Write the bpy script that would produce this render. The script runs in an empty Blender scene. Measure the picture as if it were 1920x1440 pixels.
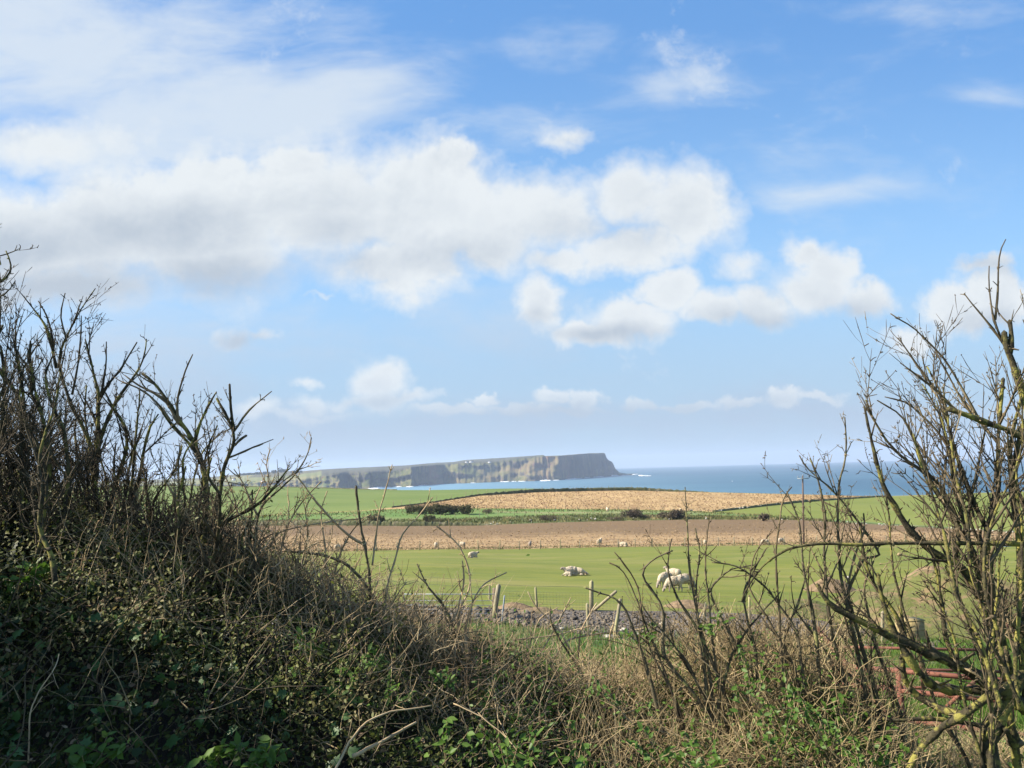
import bpy, bmesh, math, random
import numpy as np
from mathutils import Vector, Matrix, noise
from mathutils.bvhtree import BVHTree

C = bpy.context.scene.collection
SC = bpy.context.scene
rng = np.random.default_rng(7)
random.seed(7)

# ------------------------------------------------------------------ camera
F = 1507.0; EYE = 60.0
PITCH = math.atan(157.5/F); ROLL = math.radians(1.63)
Fw = np.array([0, math.cos(PITCH), math.sin(PITCH)])
R0 = np.array([1., 0, 0]); U0 = np.array([0, -math.sin(PITCH), math.cos(PITCH)])
Rv = math.cos(ROLL)*R0 - math.sin(ROLL)*U0
Uv = math.sin(ROLL)*R0 + math.cos(ROLL)*U0
cam = bpy.data.cameras.new('camera'); camo = bpy.data.objects.new('camera', cam); C.objects.link(camo)
cam.sensor_width = 36; cam.lens = 36*F/1920.0
cam.clip_start = 0.1; cam.clip_end = 60000
M = Matrix(((Rv[0], Uv[0], -Fw[0], 0), (Rv[1], Uv[1], -Fw[1], 0), (Rv[2], Uv[2], -Fw[2], EYE), (0, 0, 0, 1)))
camo.matrix_world = M
SC.camera = camo

# ------------------------------------------------------------------ light
SUN_EL, SUN_AZ = 38.0, -92.0        # azimuth measured clockwise from the view direction (+Y)
a = math.radians(SUN_AZ); e = math.radians(SUN_EL)
SUNV = Vector((math.sin(a)*math.cos(e), math.cos(a)*math.cos(e), math.sin(e)))
sl = bpy.data.lights.new('sun', 'SUN'); sl.energy = 5.0; sl.angle = math.radians(0.5); sl.color = (1, .90, .76)
so = bpy.data.objects.new('sun', sl); C.objects.link(so)
so.rotation_euler = (-SUNV).to_track_quat('-Z', 'Y').to_euler()
SC.view_settings.view_transform = 'Standard'; SC.view_settings.look = 'None'
SC.view_settings.exposure = 1.38; SC.view_settings.gamma = 1
SC.cycles.max_bounces = 5; SC.cycles.diffuse_bounces = 2; SC.cycles.volume_bounces = 0
SC.cycles.transparent_max_bounces = 12

def ray(px, py):
    return Fw + (px-960)/F*Rv + (720-py)/F*Uv
def pt(px, py, D):
    r = ray(px, py); return np.array([0, 0, EYE]) + r*(D/r[1])
def uv(px, py):
    r = ray(px, py); return (r[0]/r[1], r[2]/r[1])
def seapt(px, py):
    r = ray(px, py); t = -EYE/r[2]; return np.array([0, 0, EYE]) + r*t
def yh(px): return 877.5 - 0.0285*(px-960)

# ------------------------------------------------------------------ node helpers
class NT:
    def __init__(s, nt): s.nt = nt; s.n = nt.nodes; s.l = nt.links
    def node(s, t, **kw):
        nd = s.n.new(t)
        for k, v in kw.items():
            if k == 'i':
                for kk, vv in v.items():
                    if isinstance(vv, bpy.types.NodeSocket): s.l.new(vv, nd.inputs[kk])
                    else: nd.inputs[kk].default_value = vv
            else: setattr(nd, k, v)
        return nd
    def math(s, op, a, b=None, c=None, clamp=False):
        nd = s.node('ShaderNodeMath', operation=op, use_clamp=clamp)
        for i, v in enumerate((a, b, c)):
            if v is None: continue
            if isinstance(v, bpy.types.NodeSocket): s.l.new(v, nd.inputs[i])
            else: nd.inputs[i].default_value = v
        return nd.outputs[0]
    def vmath(s, op, a, b=None):
        nd = s.node('ShaderNodeVectorMath', operation=op)
        for i, v in enumerate((a, b)):
            if v is None: continue
            if isinstance(v, bpy.types.NodeSocket): s.l.new(v, nd.inputs[i])
            else: nd.inputs[i].default_value = v
        return nd.outputs['Value'] if op in ('LENGTH', 'DOT_PRODUCT') else nd.outputs[0]
    def noise(s, vec, scale, detail=4, rough=.55, dist=0, out='Fac'):
        nd = s.node('ShaderNodeTexNoise', i={'Scale': scale, 'Detail': detail, 'Roughness': rough, 'Distortion': dist})
        if vec is not None: s.l.new(vec, nd.inputs['Vector'])
        return nd.outputs[out]
    def ss(s, v, lo, hi, a=0., b=1., kind='SMOOTHSTEP'):
        nd = s.node('ShaderNodeMapRange', interpolation_type=kind)
        s.l.new(v, nd.inputs[0])
        for k, x in ((1, lo), (2, hi), (3, a), (4, b)): nd.inputs[k].default_value = x
        return nd.outputs[0]
    def mix(s, f, a, b, blend='MIX'):
        nd = s.node('ShaderNodeMix', data_type='RGBA', blend_type=blend)
        for i, v in ((0, f), (6, a), (7, b)):
            if isinstance(v, bpy.types.NodeSocket): s.l.new(v, nd.inputs[i])
            else: nd.inputs[i].default_value = v if i == 0 else (tuple(v)+(1,))[:4]
        return nd.outputs[2]

# ------------------------------------------------------------------ world
W = bpy.data.worlds.new('World'); SC.world = W; W.use_nodes = True
def build_world():
    t = NT(W.node_tree); t.n.clear()
    sky = t.node('ShaderNodeTexSky', sky_type='NISHITA')
    sky.sun_disc = False; sky.sun_elevation = math.radians(SUN_EL); sky.sun_rotation = math.radians(SUN_AZ)
    sky.altitude = 60; sky.air_density = 1.0; sky.dust_density = 0.25; sky.ozone_density = 2.2
    hs = t.node('ShaderNodeHueSaturation', i={'Saturation': 1.0, 'Value': 1.0}); t.l.new(sky.outputs[0], hs.inputs['Color'])
    skyc = t.mix(1.0, hs.outputs[0], (1.05, 1.42, 1.75), 'MULTIPLY')
    g = t.node('ShaderNodeTexCoord').outputs['Generated']
    sp = t.node('ShaderNodeSeparateXYZ'); t.l.new(g, sp.inputs[0])
    yy = t.math('MAXIMUM', sp.outputs[1], 0.05)
    u = t.math('DIVIDE', sp.outputs[0], yy); v = t.math('DIVIDE', sp.outputs[2], yy)
    cb = t.node('ShaderNodeCombineXYZ'); t.l.new(u, cb.inputs[0]); t.l.new(v, cb.inputs[1])
    p = cb.outputs[0]
    # warp
    wn = t.noise(p, 5.0, 3, .5, out='Color'); w2 = t.noise(p, 22.0, 4, .6, out='Color')
    pw = t.vmath('ADD', p, t.vmath('MULTIPLY', t.vmath('SUBTRACT', wn, (.5, .5, .5)), (.06, .045, 0)))
    pw2 = t.vmath('ADD', pw, t.vmath('MULTIPLY', t.vmath('SUBTRACT', w2, (.5, .5, .5)), (.060, .050, 0)))
    def blobs(lst, vec, gr=1.0):
        acc = None
        for (px, py, rx, ry, w) in lst:
            cu, cv = uv(px, py)
            d = t.vmath('MULTIPLY', t.vmath('SUBTRACT', vec, (cu, cv, 0)), (F/rx/gr, F/ry/gr, 0))
            l = t.vmath('LENGTH', d)
            f = t.ss(l, 0.0, 1.0, w, 0.0)
            acc = f if acc is None else t.math('MAXIMUM', acc, f)
        return acc
    cum = [(20,450,300,170,1.3),(200,430,300,175,1.3),(400,430,300,185,1.3),(600,390,260,165,1.35),(790,390,230,165,1.3),(930,420,190,130,1.15),(560,310,120,60,1.1),(400,330,130,60,1.0),(850,300,70,50,1.1),
           (720,500,250,90,.95),(740,545,130,60,.85),(1040,400,170,120,1.15),(1180,360,120,95,1.35),(1270,400,150,120,1.3),(1180,470,190,75,1.25),(1060,490,110,50,1.05),
           (1015,570,62,75,1.2),(1110,622,100,34,1.05),(1190,600,120,60,1.2),(1255,545,85,70,1.3),(1340,580,100,50,1.1),(1420,575,100,65,1.25),(1530,540,120,75,1.3),(1560,500,90,60,1.15),(1520,475,55,38,1.35),(1620,560,80,55,1.0),
           (1800,580,90,65,1.1),(1880,560,120,70,1.15),(1705,632,80,32,.95),(100,540,380,65,1.0),(722,715,70,40,1.25),(722,745,110,28,1.0),(1095,745,44,34,1.3),(490,770,60,30,.95),(600,755,60,24,1.0),(655,752,40,22,1.0),(1190,757,55,20,1.0),(1030,740,50,22,1.1),(960,762,110,16,.9),(850,768,90,18,.95),(780,740,60,22,.9),(900,748,40,16,.9),(1290,758,90,15,.85),(1390,750,60,14,.8),(560,778,160,16,.8),(1060,772,120,14,.8),(600,562,50,10,.75),
           (1470,748,60,20,.95),(1545,745,80,16,.9),(1055,262,90,42,.9),(430,632,60,28,.8),(500,622,50,14,.75),(575,710,32,14,.75),(1850,500,110,24,.6),(1380,505,70,40,.75),(80,265,260,80,.9)]
    veil = [(150,90,620,210,1.05),(420,200,520,170,1.2),(60,30,420,190,1.05),(640,150,300,140,.8),(140,270,420,90,.9),(1260,160,230,80,.62),(1180,80,400,70,.3),(1860,190,200,50,.66),(1530,365,260,42,.6),
            (950,610,500,130,.42),(350,640,560,110,.7),(150,720,500,130,.72),(500,810,700,90,.7),(1450,785,800,75,.8),(950,795,800,75,.85),(1700,20,400,50,.3),(1000,240,300,60,.4),(300,590,500,50,.5)]
    fb = t.noise(pw, 6.0, 7, .60, .2); fb3 = t.noise(pw, 26.0, 5, .62)
    cd = t.math('ADD', blobs(cum, pw2, 1.22), t.math('MULTIPLY', t.math('SUBTRACT', fb, .5), 1.5))
    cd = t.math('ADD', cd, t.math('MULTIPLY', t.math('SUBTRACT', fb3, .5), .62))
    soft = t.ss(t.noise(p, 3.0, 2, .5), .4, .6, .42, .85)
    cm = t.math('SMOOTH_MIN', t.math('MAXIMUM', t.math('DIVIDE', t.math('SUBTRACT', cd, .16), t.math('MULTIPLY', soft, .95)), 0.), 1., .25, clamp=True)
    # the same density looked up a little towards the light: tops bright, bases grey
    off = t.vmath('ADD', pw, (-0.014, 0.034, 0)); fbo = t.noise(off, 6.0, 7, .60, .2)
    lit = t.math('SUBTRACT', fb, fbo)
    fine = t.math('MULTIPLY', t.math('SUBTRACT', fb3, .5), -.3)
    sc = t.vmath('MULTIPLY', pw, (1.0, 2.4, 1)); vn = t.noise(sc, 3.5, 6, .62, .5); vn2 = t.noise(t.vmath('MULTIPLY', p, (1, 3.2, 1)), 13.0, 5, .62)
    vd = t.math('ADD', blobs(veil, pw, 1.12), t.math('ADD', t.math('MULTIPLY', t.math('SUBTRACT', vn, .5), 1.9), t.math('MULTIPLY', t.math('SUBTRACT', vn2, .5), .5)))
    vm = t.ss(vd, -.02, 1.05, 0, .86)
    grey = [(100,540,460,90,1.1),(420,525,280,80,1.0),(300,440,360,110,.75),(60,470,300,100,.9),(600,440,240,70,.5),(640,500,260,60,.55),(860,480,280,70,.6),(1100,430,240,50,.5),(1170,628,200,34,1.0),(1430,610,200,36,.85),(1620,585,120,46,.6),(1860,605,130,42,.8),(722,752,120,26,.7),
            (1050,790,800,66,1.2),(1400,770,420,44,.8),(560,790,300,50,.5),(1110,628,120,26,1.0),(1370,600,120,40,.7),(450,640,110,40,1.0),(1000,600,60,30,.4),(520,390,300,60,.3),(200,470,300,60,.5),(880,300,200,30,.1),(1850,500,140,40,.8)]
    gm = t.math('ADD', blobs(grey, pw), t.math('ADD', t.math('ADD', t.math('MULTIPLY', lit, -1.5), t.math('MULTIPLY', t.math('SUBTRACT', fb3, t.noise(t.vmath('ADD', pw, (-.004, .008, 0)), 26.0, 5, .62)), -.45)), fine), clamp=True)
    core = t.ss(cd, .8, 1.4, 0, .22)
    gm = t.math('ADD', gm, core, clamp=True)
    K = 10.0
    ccol = t.mix(gm, (.63*K, .665*K, .69*K), (.39*K, .445*K, .51*K))
    veilc = t.mix(t.ss(v, .06, .30), (.35*K, .43*K, .54*K), (.56*K, .62*K, .68*K))
    clear = t.mix(t.ss(v, .10, .62), (.31*K, .53*K, .76*K), (.120*K, .295*K, .61*K))
    skyc2 = t.mix(.72, skyc, clear)
    lowf = t.ss(v, .0, .34, .85, .0, 'SMOOTHERSTEP')
    s1 = t.mix(lowf, skyc2, (.335*K, .44*K, .545*K))
    s2 = t.mix(vm, s1, veilc)
    fade = t.ss(v, .0, .14, .35, 1.0)
    s3 = t.mix(t.math('MULTIPLY', cm, fade), s2, ccol)
    # light cloud cover in the rest of the sky
    gen = t.ss(t.noise(g, 3.0, 3, .6), .48, .68, 0, .8)
    front = t.ss(sp.outputs[1], .06, .30)
    other = t.mix(gen, skyc, (.58*K, .62*K, .68*K))
    out = t.mix(front, other, s3)
    bg = t.node('ShaderNodeBackground', i={'Strength': 0.0505}); t.l.new(out, bg.inputs[0])
    o = t.node('ShaderNodeOutputWorld'); t.l.new(bg.outputs[0], o.inputs[0])
build_world()
W.cycles.sampling_method = 'MANUAL'; W.cycles.sample_map_resolution = 512

# ------------------------------------------------------------------ materials
MATS = {}
def mat(name, cols, scale=5., detail=5, rough=.9, bump=0., bscale=None, stretch=None, lo=.35, hi=.65, spec=.3, extra=None, trans=0.):
    """noise-mixed two or three colours on world-size coordinates"""
    if name in MATS: return MATS[name]
    m = bpy.data.materials.new(name); m.use_nodes = True
    t = NT(m.node_tree); b = t.n['Principled BSDF']
    co = t.node('ShaderNodeNewGeometry').outputs['Position']
    if stretch: co = t.vmath('MULTIPLY', co, stretch)
    n1 = t.noise(co, scale, detail, .6)
    c = t.mix(t.ss(n1, lo, hi), cols[0], cols[1])
    if len(cols) > 2:
        n2 = t.noise(t.vmath('ADD', co, (13.1, 7.7, 3.3)), scale*.37, detail, .6)
        c = t.mix(t.ss(n2, .5, .68), c, cols[2])
    if extra: c = extra(t, co, c)
    t.l.new(c, b.inputs['Base Color'])
    b.inputs['Roughness'].default_value = rough; b.inputs['Specular IOR Level'].default_value = spec
    if bump:
        bn = t.noise(co, bscale or scale*3, 6, .65)
        bm = t.node('ShaderNodeBump', i={'Strength': 1.0, 'Distance': bump}); t.l.new(bn, bm.inputs['Height'])
        t.l.new(bm.outputs[0], b.inputs['Normal'])
    if trans:
        tr = t.node('ShaderNodeBsdfTranslucent'); t.l.new(c, tr.inputs[0])
        mx = t.node('ShaderNodeMixShader', i={0: trans}); t.l.new(b.outputs[0], mx.inputs[1]); t.l.new(tr.outputs[0], mx.inputs[2])
        t.l.new(mx.outputs[0], t.n['Material Output'].inputs[0])
    MATS[name] = m; return m

# ------------------------------------------------------------------ object helpers
def tag(o, label=None, cat=None, group=None, kind=None):
    if label: o['label'] = label
    if cat: o['category'] = cat
    if group: o['group'] = group
    if kind: o['kind'] = kind
    return o
def link(name, me, m=None, parent=None, smooth=False):
    o = bpy.data.objects.new(name, me); C.objects.link(o)
    if m is not None:
        for mm in (m if isinstance(m, (list, tuple)) else [m]): me.materials.append(mm)
    if parent: o.parent = parent
    if smooth: me.shade_smooth()
    return o
def empty(name, loc=(0, 0, 0), rz=0.):
    o = bpy.data.objects.new(name, None); C.objects.link(o); o.location = loc; o.rotation_euler[2] = rz
    o.empty_display_size = .1
    return o
def mesh_np(name, V, Fa):
    """V (n,3); Fa list of arrays (k,m) of same-size faces"""
    me = bpy.data.meshes.new(name)
    V = np.asarray(V, dtype=np.float32)
    if not isinstance(Fa, list): Fa = [Fa]
    Fa = [np.asarray(f, dtype=np.int32) for f in Fa if len(f)]
    nl = sum(f.size for f in Fa); nf = sum(len(f) for f in Fa)
    me.vertices.add(len(V)); me.vertices.foreach_set('co', V.ravel())
    me.loops.add(nl); me.loops.foreach_set('vertex_index', np.concatenate([f.ravel() for f in Fa]))
    me.polygons.add(nf)
    st = []; c = 0
    for f in Fa:
        st.append(c + np.arange(len(f))*f.shape[1]); c += f.size
    me.polygons.foreach_set('loop_start', np.concatenate(st).astype(np.int32))
    me.update(calc_edges=True); me.validate()
    return me
class MB:
    """collects boxes, bars and tubes"""
    def __init__(s): s.V = []; s.Q = []; s.T = []; s.n = 0; s.local = np.zeros(3)
    def add(s, V, Q=None, T=None):
        V = np.asarray(V, float).reshape(-1, 3)
        if Q is not None and len(Q): s.Q.append(np.asarray(Q)+s.n)
        if T is not None and len(T): s.T.append(np.asarray(T)+s.n)
        s.V.append(V); s.n += len(V)
    def box(s, c, d, rot=None):
        x, y, z = np.array(d)/2.
        V = np.array([(-x,-y,-z),(x,-y,-z),(x,y,-z),(-x,y,-z),(-x,-y,z),(x,-y,z),(x,y,z),(-x,y,z)])
        if rot is not None: V = V @ np.array(rot).T
        s.add(V+np.array(c), [(0,3,2,1),(4,5,6,7),(0,1,5,4),(1,2,6,5),(2,3,7,6),(3,0,4,7)])
    def tube(s, P, R, k=5, cap=True):
        P = np.asarray(P, float); n = len(P); R = np.broadcast_to(np.asarray(R, float), (n,))
        T = np.gradient(P, axis=0); T /= np.linalg.norm(T, axis=1)[:, None]+1e-12
        up = np.array([0.31, 0.17, .93]) if abs(T[0][2]) < .9 else np.array([1., .2, .1])
        A = np.cross(T, up); A /= np.linalg.norm(A, axis=1)[:, None]+1e-12
        B = np.cross(T, A)
        an = np.arange(k)*2*math.pi/k
        V = P[:, None, :] + R[:, None, None]*(np.cos(an)[None, :, None]*A[:, None, :] + np.sin(an)[None, :, None]*B[:, None, :])
        i = np.arange(n-1)[:, None]*k; j = np.arange(k)[None, :]; j2 = (j+1) % k
        Q = np.stack([i+j, i+j2, i+k+j2, i+k+j], -1).reshape(-1, 4)
        Tn = None
        V = V.reshape(-1, 3)
        if cap:
            V = np.vstack([V, P[-1]+T[-1]*R[-1], P[0]-T[0]*R[0]*.2])
            b = (n-1)*k; jj = np.arange(k)
            Tn = np.vstack([np.stack([b+jj, b+(jj+1) % k, np.full(k, n*k)], -1), np.stack([(jj+1) % k, jj, np.full(k, n*k+1)], -1)])
        s.add(V, Q, Tn)
    def build(s, name, m, parent=None, smooth=False):
        V = np.vstack(s.V)
        if parent is not None and s.local is not None: V = V - s.local
        fa = []
        if s.Q: fa.append(np.vstack(s.Q))
        if s.T: fa.append(np.vstack(s.T))
        return link(name, mesh_np(name, V, fa), m, parent, smooth)
def nz(x, y=0., z=0.): return noise.noise(Vector((x, y, z)))

# ------------------------------------------------------------------ terrain: strips lofted between field boundaries
def curve(pts):
    xs = [p[0] for p in pts]; dy = [p[1]-yh(p[0]) for p in pts]; D = [p[2] for p in pts]
    def f(px): return np.interp(px, xs, dy)+yh(px), np.interp(px, xs, D)
    return f
PX = np.arange(-900, 2801, 15.)
def row(cv, f=None):
    return np.array([pt(px, *cv(px)) for px in PX])
g0 = lambda px: (0, 30)
def near_z(y):
    return EYE + np.interp(y, [-60, 1.5, 2.2, 3.2, 5, 8, 12, 20, 30, 34], [-1.7, -1.7, -1.5, -1.35, -1.95, -2.9, -3.75, -5.2, -6.6, -7.0])
cA = curve([(700,1172,34),(900,1168,34),(1000,1176,34),(1150,1198,32),(1300,1204,32),(1500,1214,31),(1650,1214,31),(1800,1216,31)])
cB = curve([(700,1128,40),(860,1141,40),(1000,1143,41),(1250,1146,42),(1400,1150,42),(1550,1165,40),(1680,1190,37),(1800,1200,36)])
cC = curve([(500,1037,122),(817,1030,124),(950,1030,125),(1124,1026,126),(1300,1024,127),(1500,1021,127),(1700,1018,125),(1920,1013,120)])
c3 = curve([(440,986,190),(600,984,190),(760,986,190),(900,985,192),(1000,981,194),(1100,978,196),(1300,974,198),(1500,975,192),(1700,987,172),(1920,999,150)])
c4 = curve([(440,976,205),(700,975,205),(800,974,207),(900,971,210),(1000,967,214),(1150,963,218),(1300,967,212),(1340,967,210),(1500,973,200),(1700,985,179),(1920,996.5,155)])
c5 = curve([(440,970,216),(690,958,228),(740,955,236),(880,954,240),(1000,954.5,242),(1150,956,242),(1300,959,238),(1340,961,236),(1500,970.5,206),(1700,983.5,184),(1920,995.5,158)])
c5b= curve([(440,969,218),(690,957,230),(740,954,238),(880,953,242),(1000,953.7,244),(1150,955,244),(1300,958,240),(1340,960,239),(1400,953,252),(1500,942,275),(1600,935,296),(1660,931,310),(1750,928,320),(1920,922,330)])
c6 = curve([(440,968.5,219),(690,956.6,231),(740,951,244),(800,944.5,262),(900,929,292),(1000,923,318),(1100,920.5,335),(1180,919.5,340),(1300,922.5,342),(1500,927,335),(1600,930,325),(1660,930.6,314),(1750,927.6,323),(1920,921.6,333)])
c7 = curve([(300,911,470),(440,912.5,470),(560,914,470),(700,918.5,460),(800,919,450),(950,916,420),(1000,916,400),(1100,917,380),(1180,918.5,352),(1300,922,346),(1500,926.6,339),(1600,929.6,329),(1660,930.3,318),(1750,927.3,327),(1920,921.3,337)])
rows = dict(A=row(cA), B=row(cB), C=row(cC), t3=row(c3), t4=row(c4), t5=row(c5), t5b=row(c5b), t6=row(c6), t7=row(c7))
n0 = rows['A'].copy(); n0[:, 1] = 28; n0[:, 0] *= 28/rows['A'][:, 1]; n0[:, 2] = near_z(28)-.02
rows['n0'] = n0
t8 = rows['t7'].copy(); t8[:, 1] += 14; t8[:, 2] -= 2.2; rows['t8'] = t8
t9 = rows['t7'].copy(); t9[:, 1] += 60; t9[:, 2] = 30; rows['t9'] = t9
t10 = rows['t7'].copy(); t10[:, 1] += 110; t10[:, 2] = -3; rows['t10'] = t10
TV = []; TF = []
def strip(name, a, b, nr, m, amp=0., fs=.1, gap=0.):
    A = rows[a]; B = rows[b]; nc = len(PX)
    V = np.empty((nr+1, nc, 3))
    for r in range(nr+1):
        s = r/nr; V[r] = A*(1-s)+B*s
        if 0 < r < nr and amp:
            wdt = np.linalg.norm(B-A, axis=1)
            for c in range(nc):
                k = min(1, wdt[c]/15)*math.sin(math.pi*s)**.5
                V[r, c, 2] += amp*k*nz(V[r, c, 0]*fs, V[r, c, 1]*fs, 1.3)
    V = V.reshape(-1, 3)
    i = np.arange(nr)[:, None]*nc; j = np.arange(nc-1)[None, :]
    Q = np.stack([i+j, i+j+1, i+nc+j+1, i+nc+j], -1).reshape(-1, 4)
    ar = np.linalg.norm(np.cross(V[Q[:, 2]]-V[Q[:, 0]], V[Q[:, 3]]-V[Q[:, 1]]), axis=1)
    Q = Q[ar > .02]
    global TV, TF
    base = sum(len(x) for x in TV)
    TV.append(V); TF.append(Q+base)
    o = link(name, mesh_np(name, V, Q), m, smooth=True); tag(o, kind='structure')
    return o

def ruts(t, co, c):
    wv = t.noise(t.vmath('MULTIPLY', co, (.05, 1.2, 1)), 1.0, 3, .6)
    c = t.mix(t.ss(wv, .5, .62, 0, .35), c, (.085, .13, .03))
    pt_ = t.noise(t.vmath('MULTIPLY', co, (1, 1, 1)), .9, 6, .75); c = t.mix(t.ss(pt_, .50, .66, 0, .55), c, (.065, .095, .014))
    p2 = t.noise(t.vmath('MULTIPLY', co, (.25, .8, 1)), .22, 5, .7); return t.mix(t.ss(p2, .54, .68, 0, .5), c, (.20, .18, .05))
mg_near = mat('pasture_green', [(.105,.126,.013),(.138,.150,.019),(.175,.165,.040)], .35, 6, bump=.05, bscale=6, stretch=(.35,1,1), extra=ruts)
mg_far = mat('meadow_green', [(.085,.128,.020),(.115,.152,.030)], .05, 5, bump=.03, bscale=2, stretch=(.4,1,1))
mg_r = mat('meadow_yellow_green', [(.112,.138,.018),(.138,.158,.026)], .05, 5, stretch=(.5,1,1))
def tanx(t, co, c):
    n = t.noise(t.vmath('MULTIPLY', co, (.9, .28, 1)), 1.6, 4, .7)
    return t.mix(t.ss(n, .50, .62, 0, .75), c, (.20, .115, .055))
m_tan = mat('dry_stubble', [(.32,.215,.090),(.38,.265,.125),(.26,.17,.072)], .25, 6, bump=.12, bscale=1.4, stretch=(.6,.25,1), extra=tanx)
def brownx(t, co, c):
    sy = t.node('ShaderNodeSeparateXYZ'); t.l.new(co, sy.inputs[0])
    n = t.noise(t.vmath('MULTIPLY', co, (.1, .5, 1)), .8, 4, .7)
    f = t.ss(t.math('ADD', sy.outputs[1], t.math('MULTIPLY', n, 26)), 155, 176)
    c2 = t.mix(f, c, (.135, .088, .040))
    n3 = t.noise(t.vmath('MULTIPLY', co, (.9, .3, 1)), 2.0, 4, .7)
    c2 = t.mix(t.ss(n3, .50, .62, 0, .6), c2, (.12, .075, .045))
    return t.mix(t.ss(t.noise(t.vmath('MULTIPLY', co, (.8, .35, 1)), 1.3, 2, .5), .68, .73, 0, .6), c2, (.33, .26, .17))
m_brown = mat('bare_soil_with_stalks', [(.265,.175,.080),(.31,.215,.105),(.215,.14,.065)], .4, 6, bump=.14, bscale=1.8, extra=brownx)
m_rough = mat('rough_tussocks', [(.05,.075,.02),(.10,.115,.035),(.22,.19,.09)], .5, 6, bump=.5, bscale=.9, stretch=(.4,1,1))
m_strip = mat('strip_green', [(.07,.14,.025),(.11,.17,.04),(.20,.19,.08)], .2, 5, bump=.1, stretch=(.3,1,1))
m_gravel = mat('gravel', [(.075,.066,.058),(.17,.15,.13),(.055,.046,.038)], 3.5, 7, bump=.12, bscale=7)
m_neargrass = mat('near_grass_soil', [(.045,.085,.015),(.075,.12,.02),(.12,.115,.05)], 1.5, 6, bump=.05, bscale=14)
m_shade_core = mat('hedge_shade_soil', [(.02,.017,.012),(.04,.032,.02)], 6, 6, bump=.03)  # near-black earth tone, stands in for shade inside the hedge
m_cliff = mat('cliff_soil', [(.09,.08,.06),(.13,.12,.09)], .05, 6)
# near ground: one cartesian sheet
xs = np.concatenate([np.arange(-70, -12, 4.), np.arange(-12, 12, .4), np.arange(12, 71, 4.)]); ys = np.concatenate([np.arange(-60, -2, 6.), np.arange(-2, 28.01, .5)])
Vn = np.array([[(x, y, near_z(y)+.10*nz(x*.5, y*.5, .3)*min(1, max(0, (27.5-y)/4))*(1 if y > 2 else .3)) for x in xs] for y in ys])
nc = len(xs); i = np.arange(len(ys)-1)[:, None]*nc; j = np.arange(nc-1)[None, :]
Qn = np.stack([i+j, i+j+1, i+nc+j+1, i+nc+j], -1).reshape(-1, 4)
TV.append(Vn.reshape(-1, 3)); TF.append(Qn)
tag(link('ground', mesh_np('ground', Vn.reshape(-1, 3), Qn), m_neargrass, smooth=True), kind='structure')
strip('grass_track', 'n0', 'A', 8, m_neargrass, .15, .4)
strip('gravel_bank', 'A', 'B', 14, m_gravel, .35, .8)
strip('pasture', 'B', 'C', 30, mg_near, .6, .05)
strip('soil_field', 'C', 't3', 20, m_brown, .35, .08)
strip('rough_strip', 't3', 't4', 10, m_rough, 1.0, .3)
strip('green_strip', 't4', 't5', 8, m_strip, .3, .2)
strip('right_meadow', 't5', 't5b', 16, mg_r, .3, .05)
strip('stubble_field', 't5b', 't6', 20, m_tan, .3, .05)
strip('far_meadow', 't6', 't7', 20, mg_far, .8, .02)
strip('headland_edge', 't7', 't8', 3, mg_far)
strip('shore_slope', 't8', 't9', 6, m_cliff, 1, .1); strip('shore_foot', 't9', 't10', 4, m_cliff, 1, .1)
BV = BVHTree.FromPolygons([tuple(v) for v in np.vstack(TV)], [tuple(int(k) for k in q) for q in np.vstack(TF)])
def gp(px, py, Dmin=0.):
    """where the line of sight through a photo pixel meets the terrain"""
    r = Vector(ray(px, py)).normalized(); o = Vector((0, 0, EYE))+r*(Dmin/r.y if Dmin else 0)
    h = BV.ray_cast(o, r)
    return h[0] if h[0] is not None else None
def gz(x, y):
    h = BV.ray_cast(Vector((x, y, 300)), Vector((0, 0, -1)))
    return h[0].z if h[0] is not None else float(near_z(min(y, 34)))

# ------------------------------------------------------------------ sea
def build_sea():
    m = bpy.data.materials.new('sea_water'); m.use_nodes = True; t = NT(m.node_tree); b = t.n['Principled BSDF']
    co = t.node('ShaderNodeNewGeometry').outputs['Position']
    n1 = t.noise(t.vmath('MULTIPLY', co, (.0006, .0022, 1)), 1.0, 6, .6, .3)
    n2 = t.noise(t.vmath('MULTIPLY', co, (.003, .012, 1)), 1.0, 5, .65)
    sy = t.node('ShaderNodeSeparateXYZ'); t.l.new(co, sy.inputs[0])
    c = t.mix(t.ss(n1, .38, .62), (.015, .062, .105), (.028, .092, .138))
    c = t.mix(t.ss(n2, .5, .66, 0, .5), c, (.008, .042, .080))
    bay = t.ss(sy.outputs[0], -500, 900)
    c = t.mix(t.math('MULTIPLY', t.math('SUBTRACT', 1., bay), t.ss(sy.outputs[1], 2500, 6000, .75, 0)), c, (.135, .27, .36))  # paler left bay: shallow water plus haze painted into the colour
    t.l.new(c, b.inputs['Base Color']); b.inputs['Roughness'].default_value = .45; b.inputs['Specular IOR Level'].default_value = .16
    bn = t.noise(t.vmath('MULTIPLY', co, (.03, .12, 1)), 1.0, 6, .65)
    bm = t.node('ShaderNodeBump', i={'Strength': .6, 'Distance': 2.0}); t.l.new(bn, bm.inputs['Height']); t.l.new(bm.outputs[0], b.inputs['Normal'])
    # disc sector out to the true horizon distance
    k = 72; R = [420, 1200, 2500, 5000, 9000, 14000]; V = []; 
    an = [math.radians(-65+130*i/k) for i in range(k+1)]
    for r in R:
        for a in an: V.append((r*math.sin(a), r*math.cos(a), 0))
    i = np.arange(len(R)-1)[:, None]*(k+1); j = np.arange(k)[None, :]
    Q = np.stack([i+j+k+1, i+k+1+j+1, i+j+1, i+j], -1).reshape(-1, 4)[:, ::-1]
    tag(link('sea', mesh_np('sea', V, Q), m), kind='structure')
build_sea()

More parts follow.
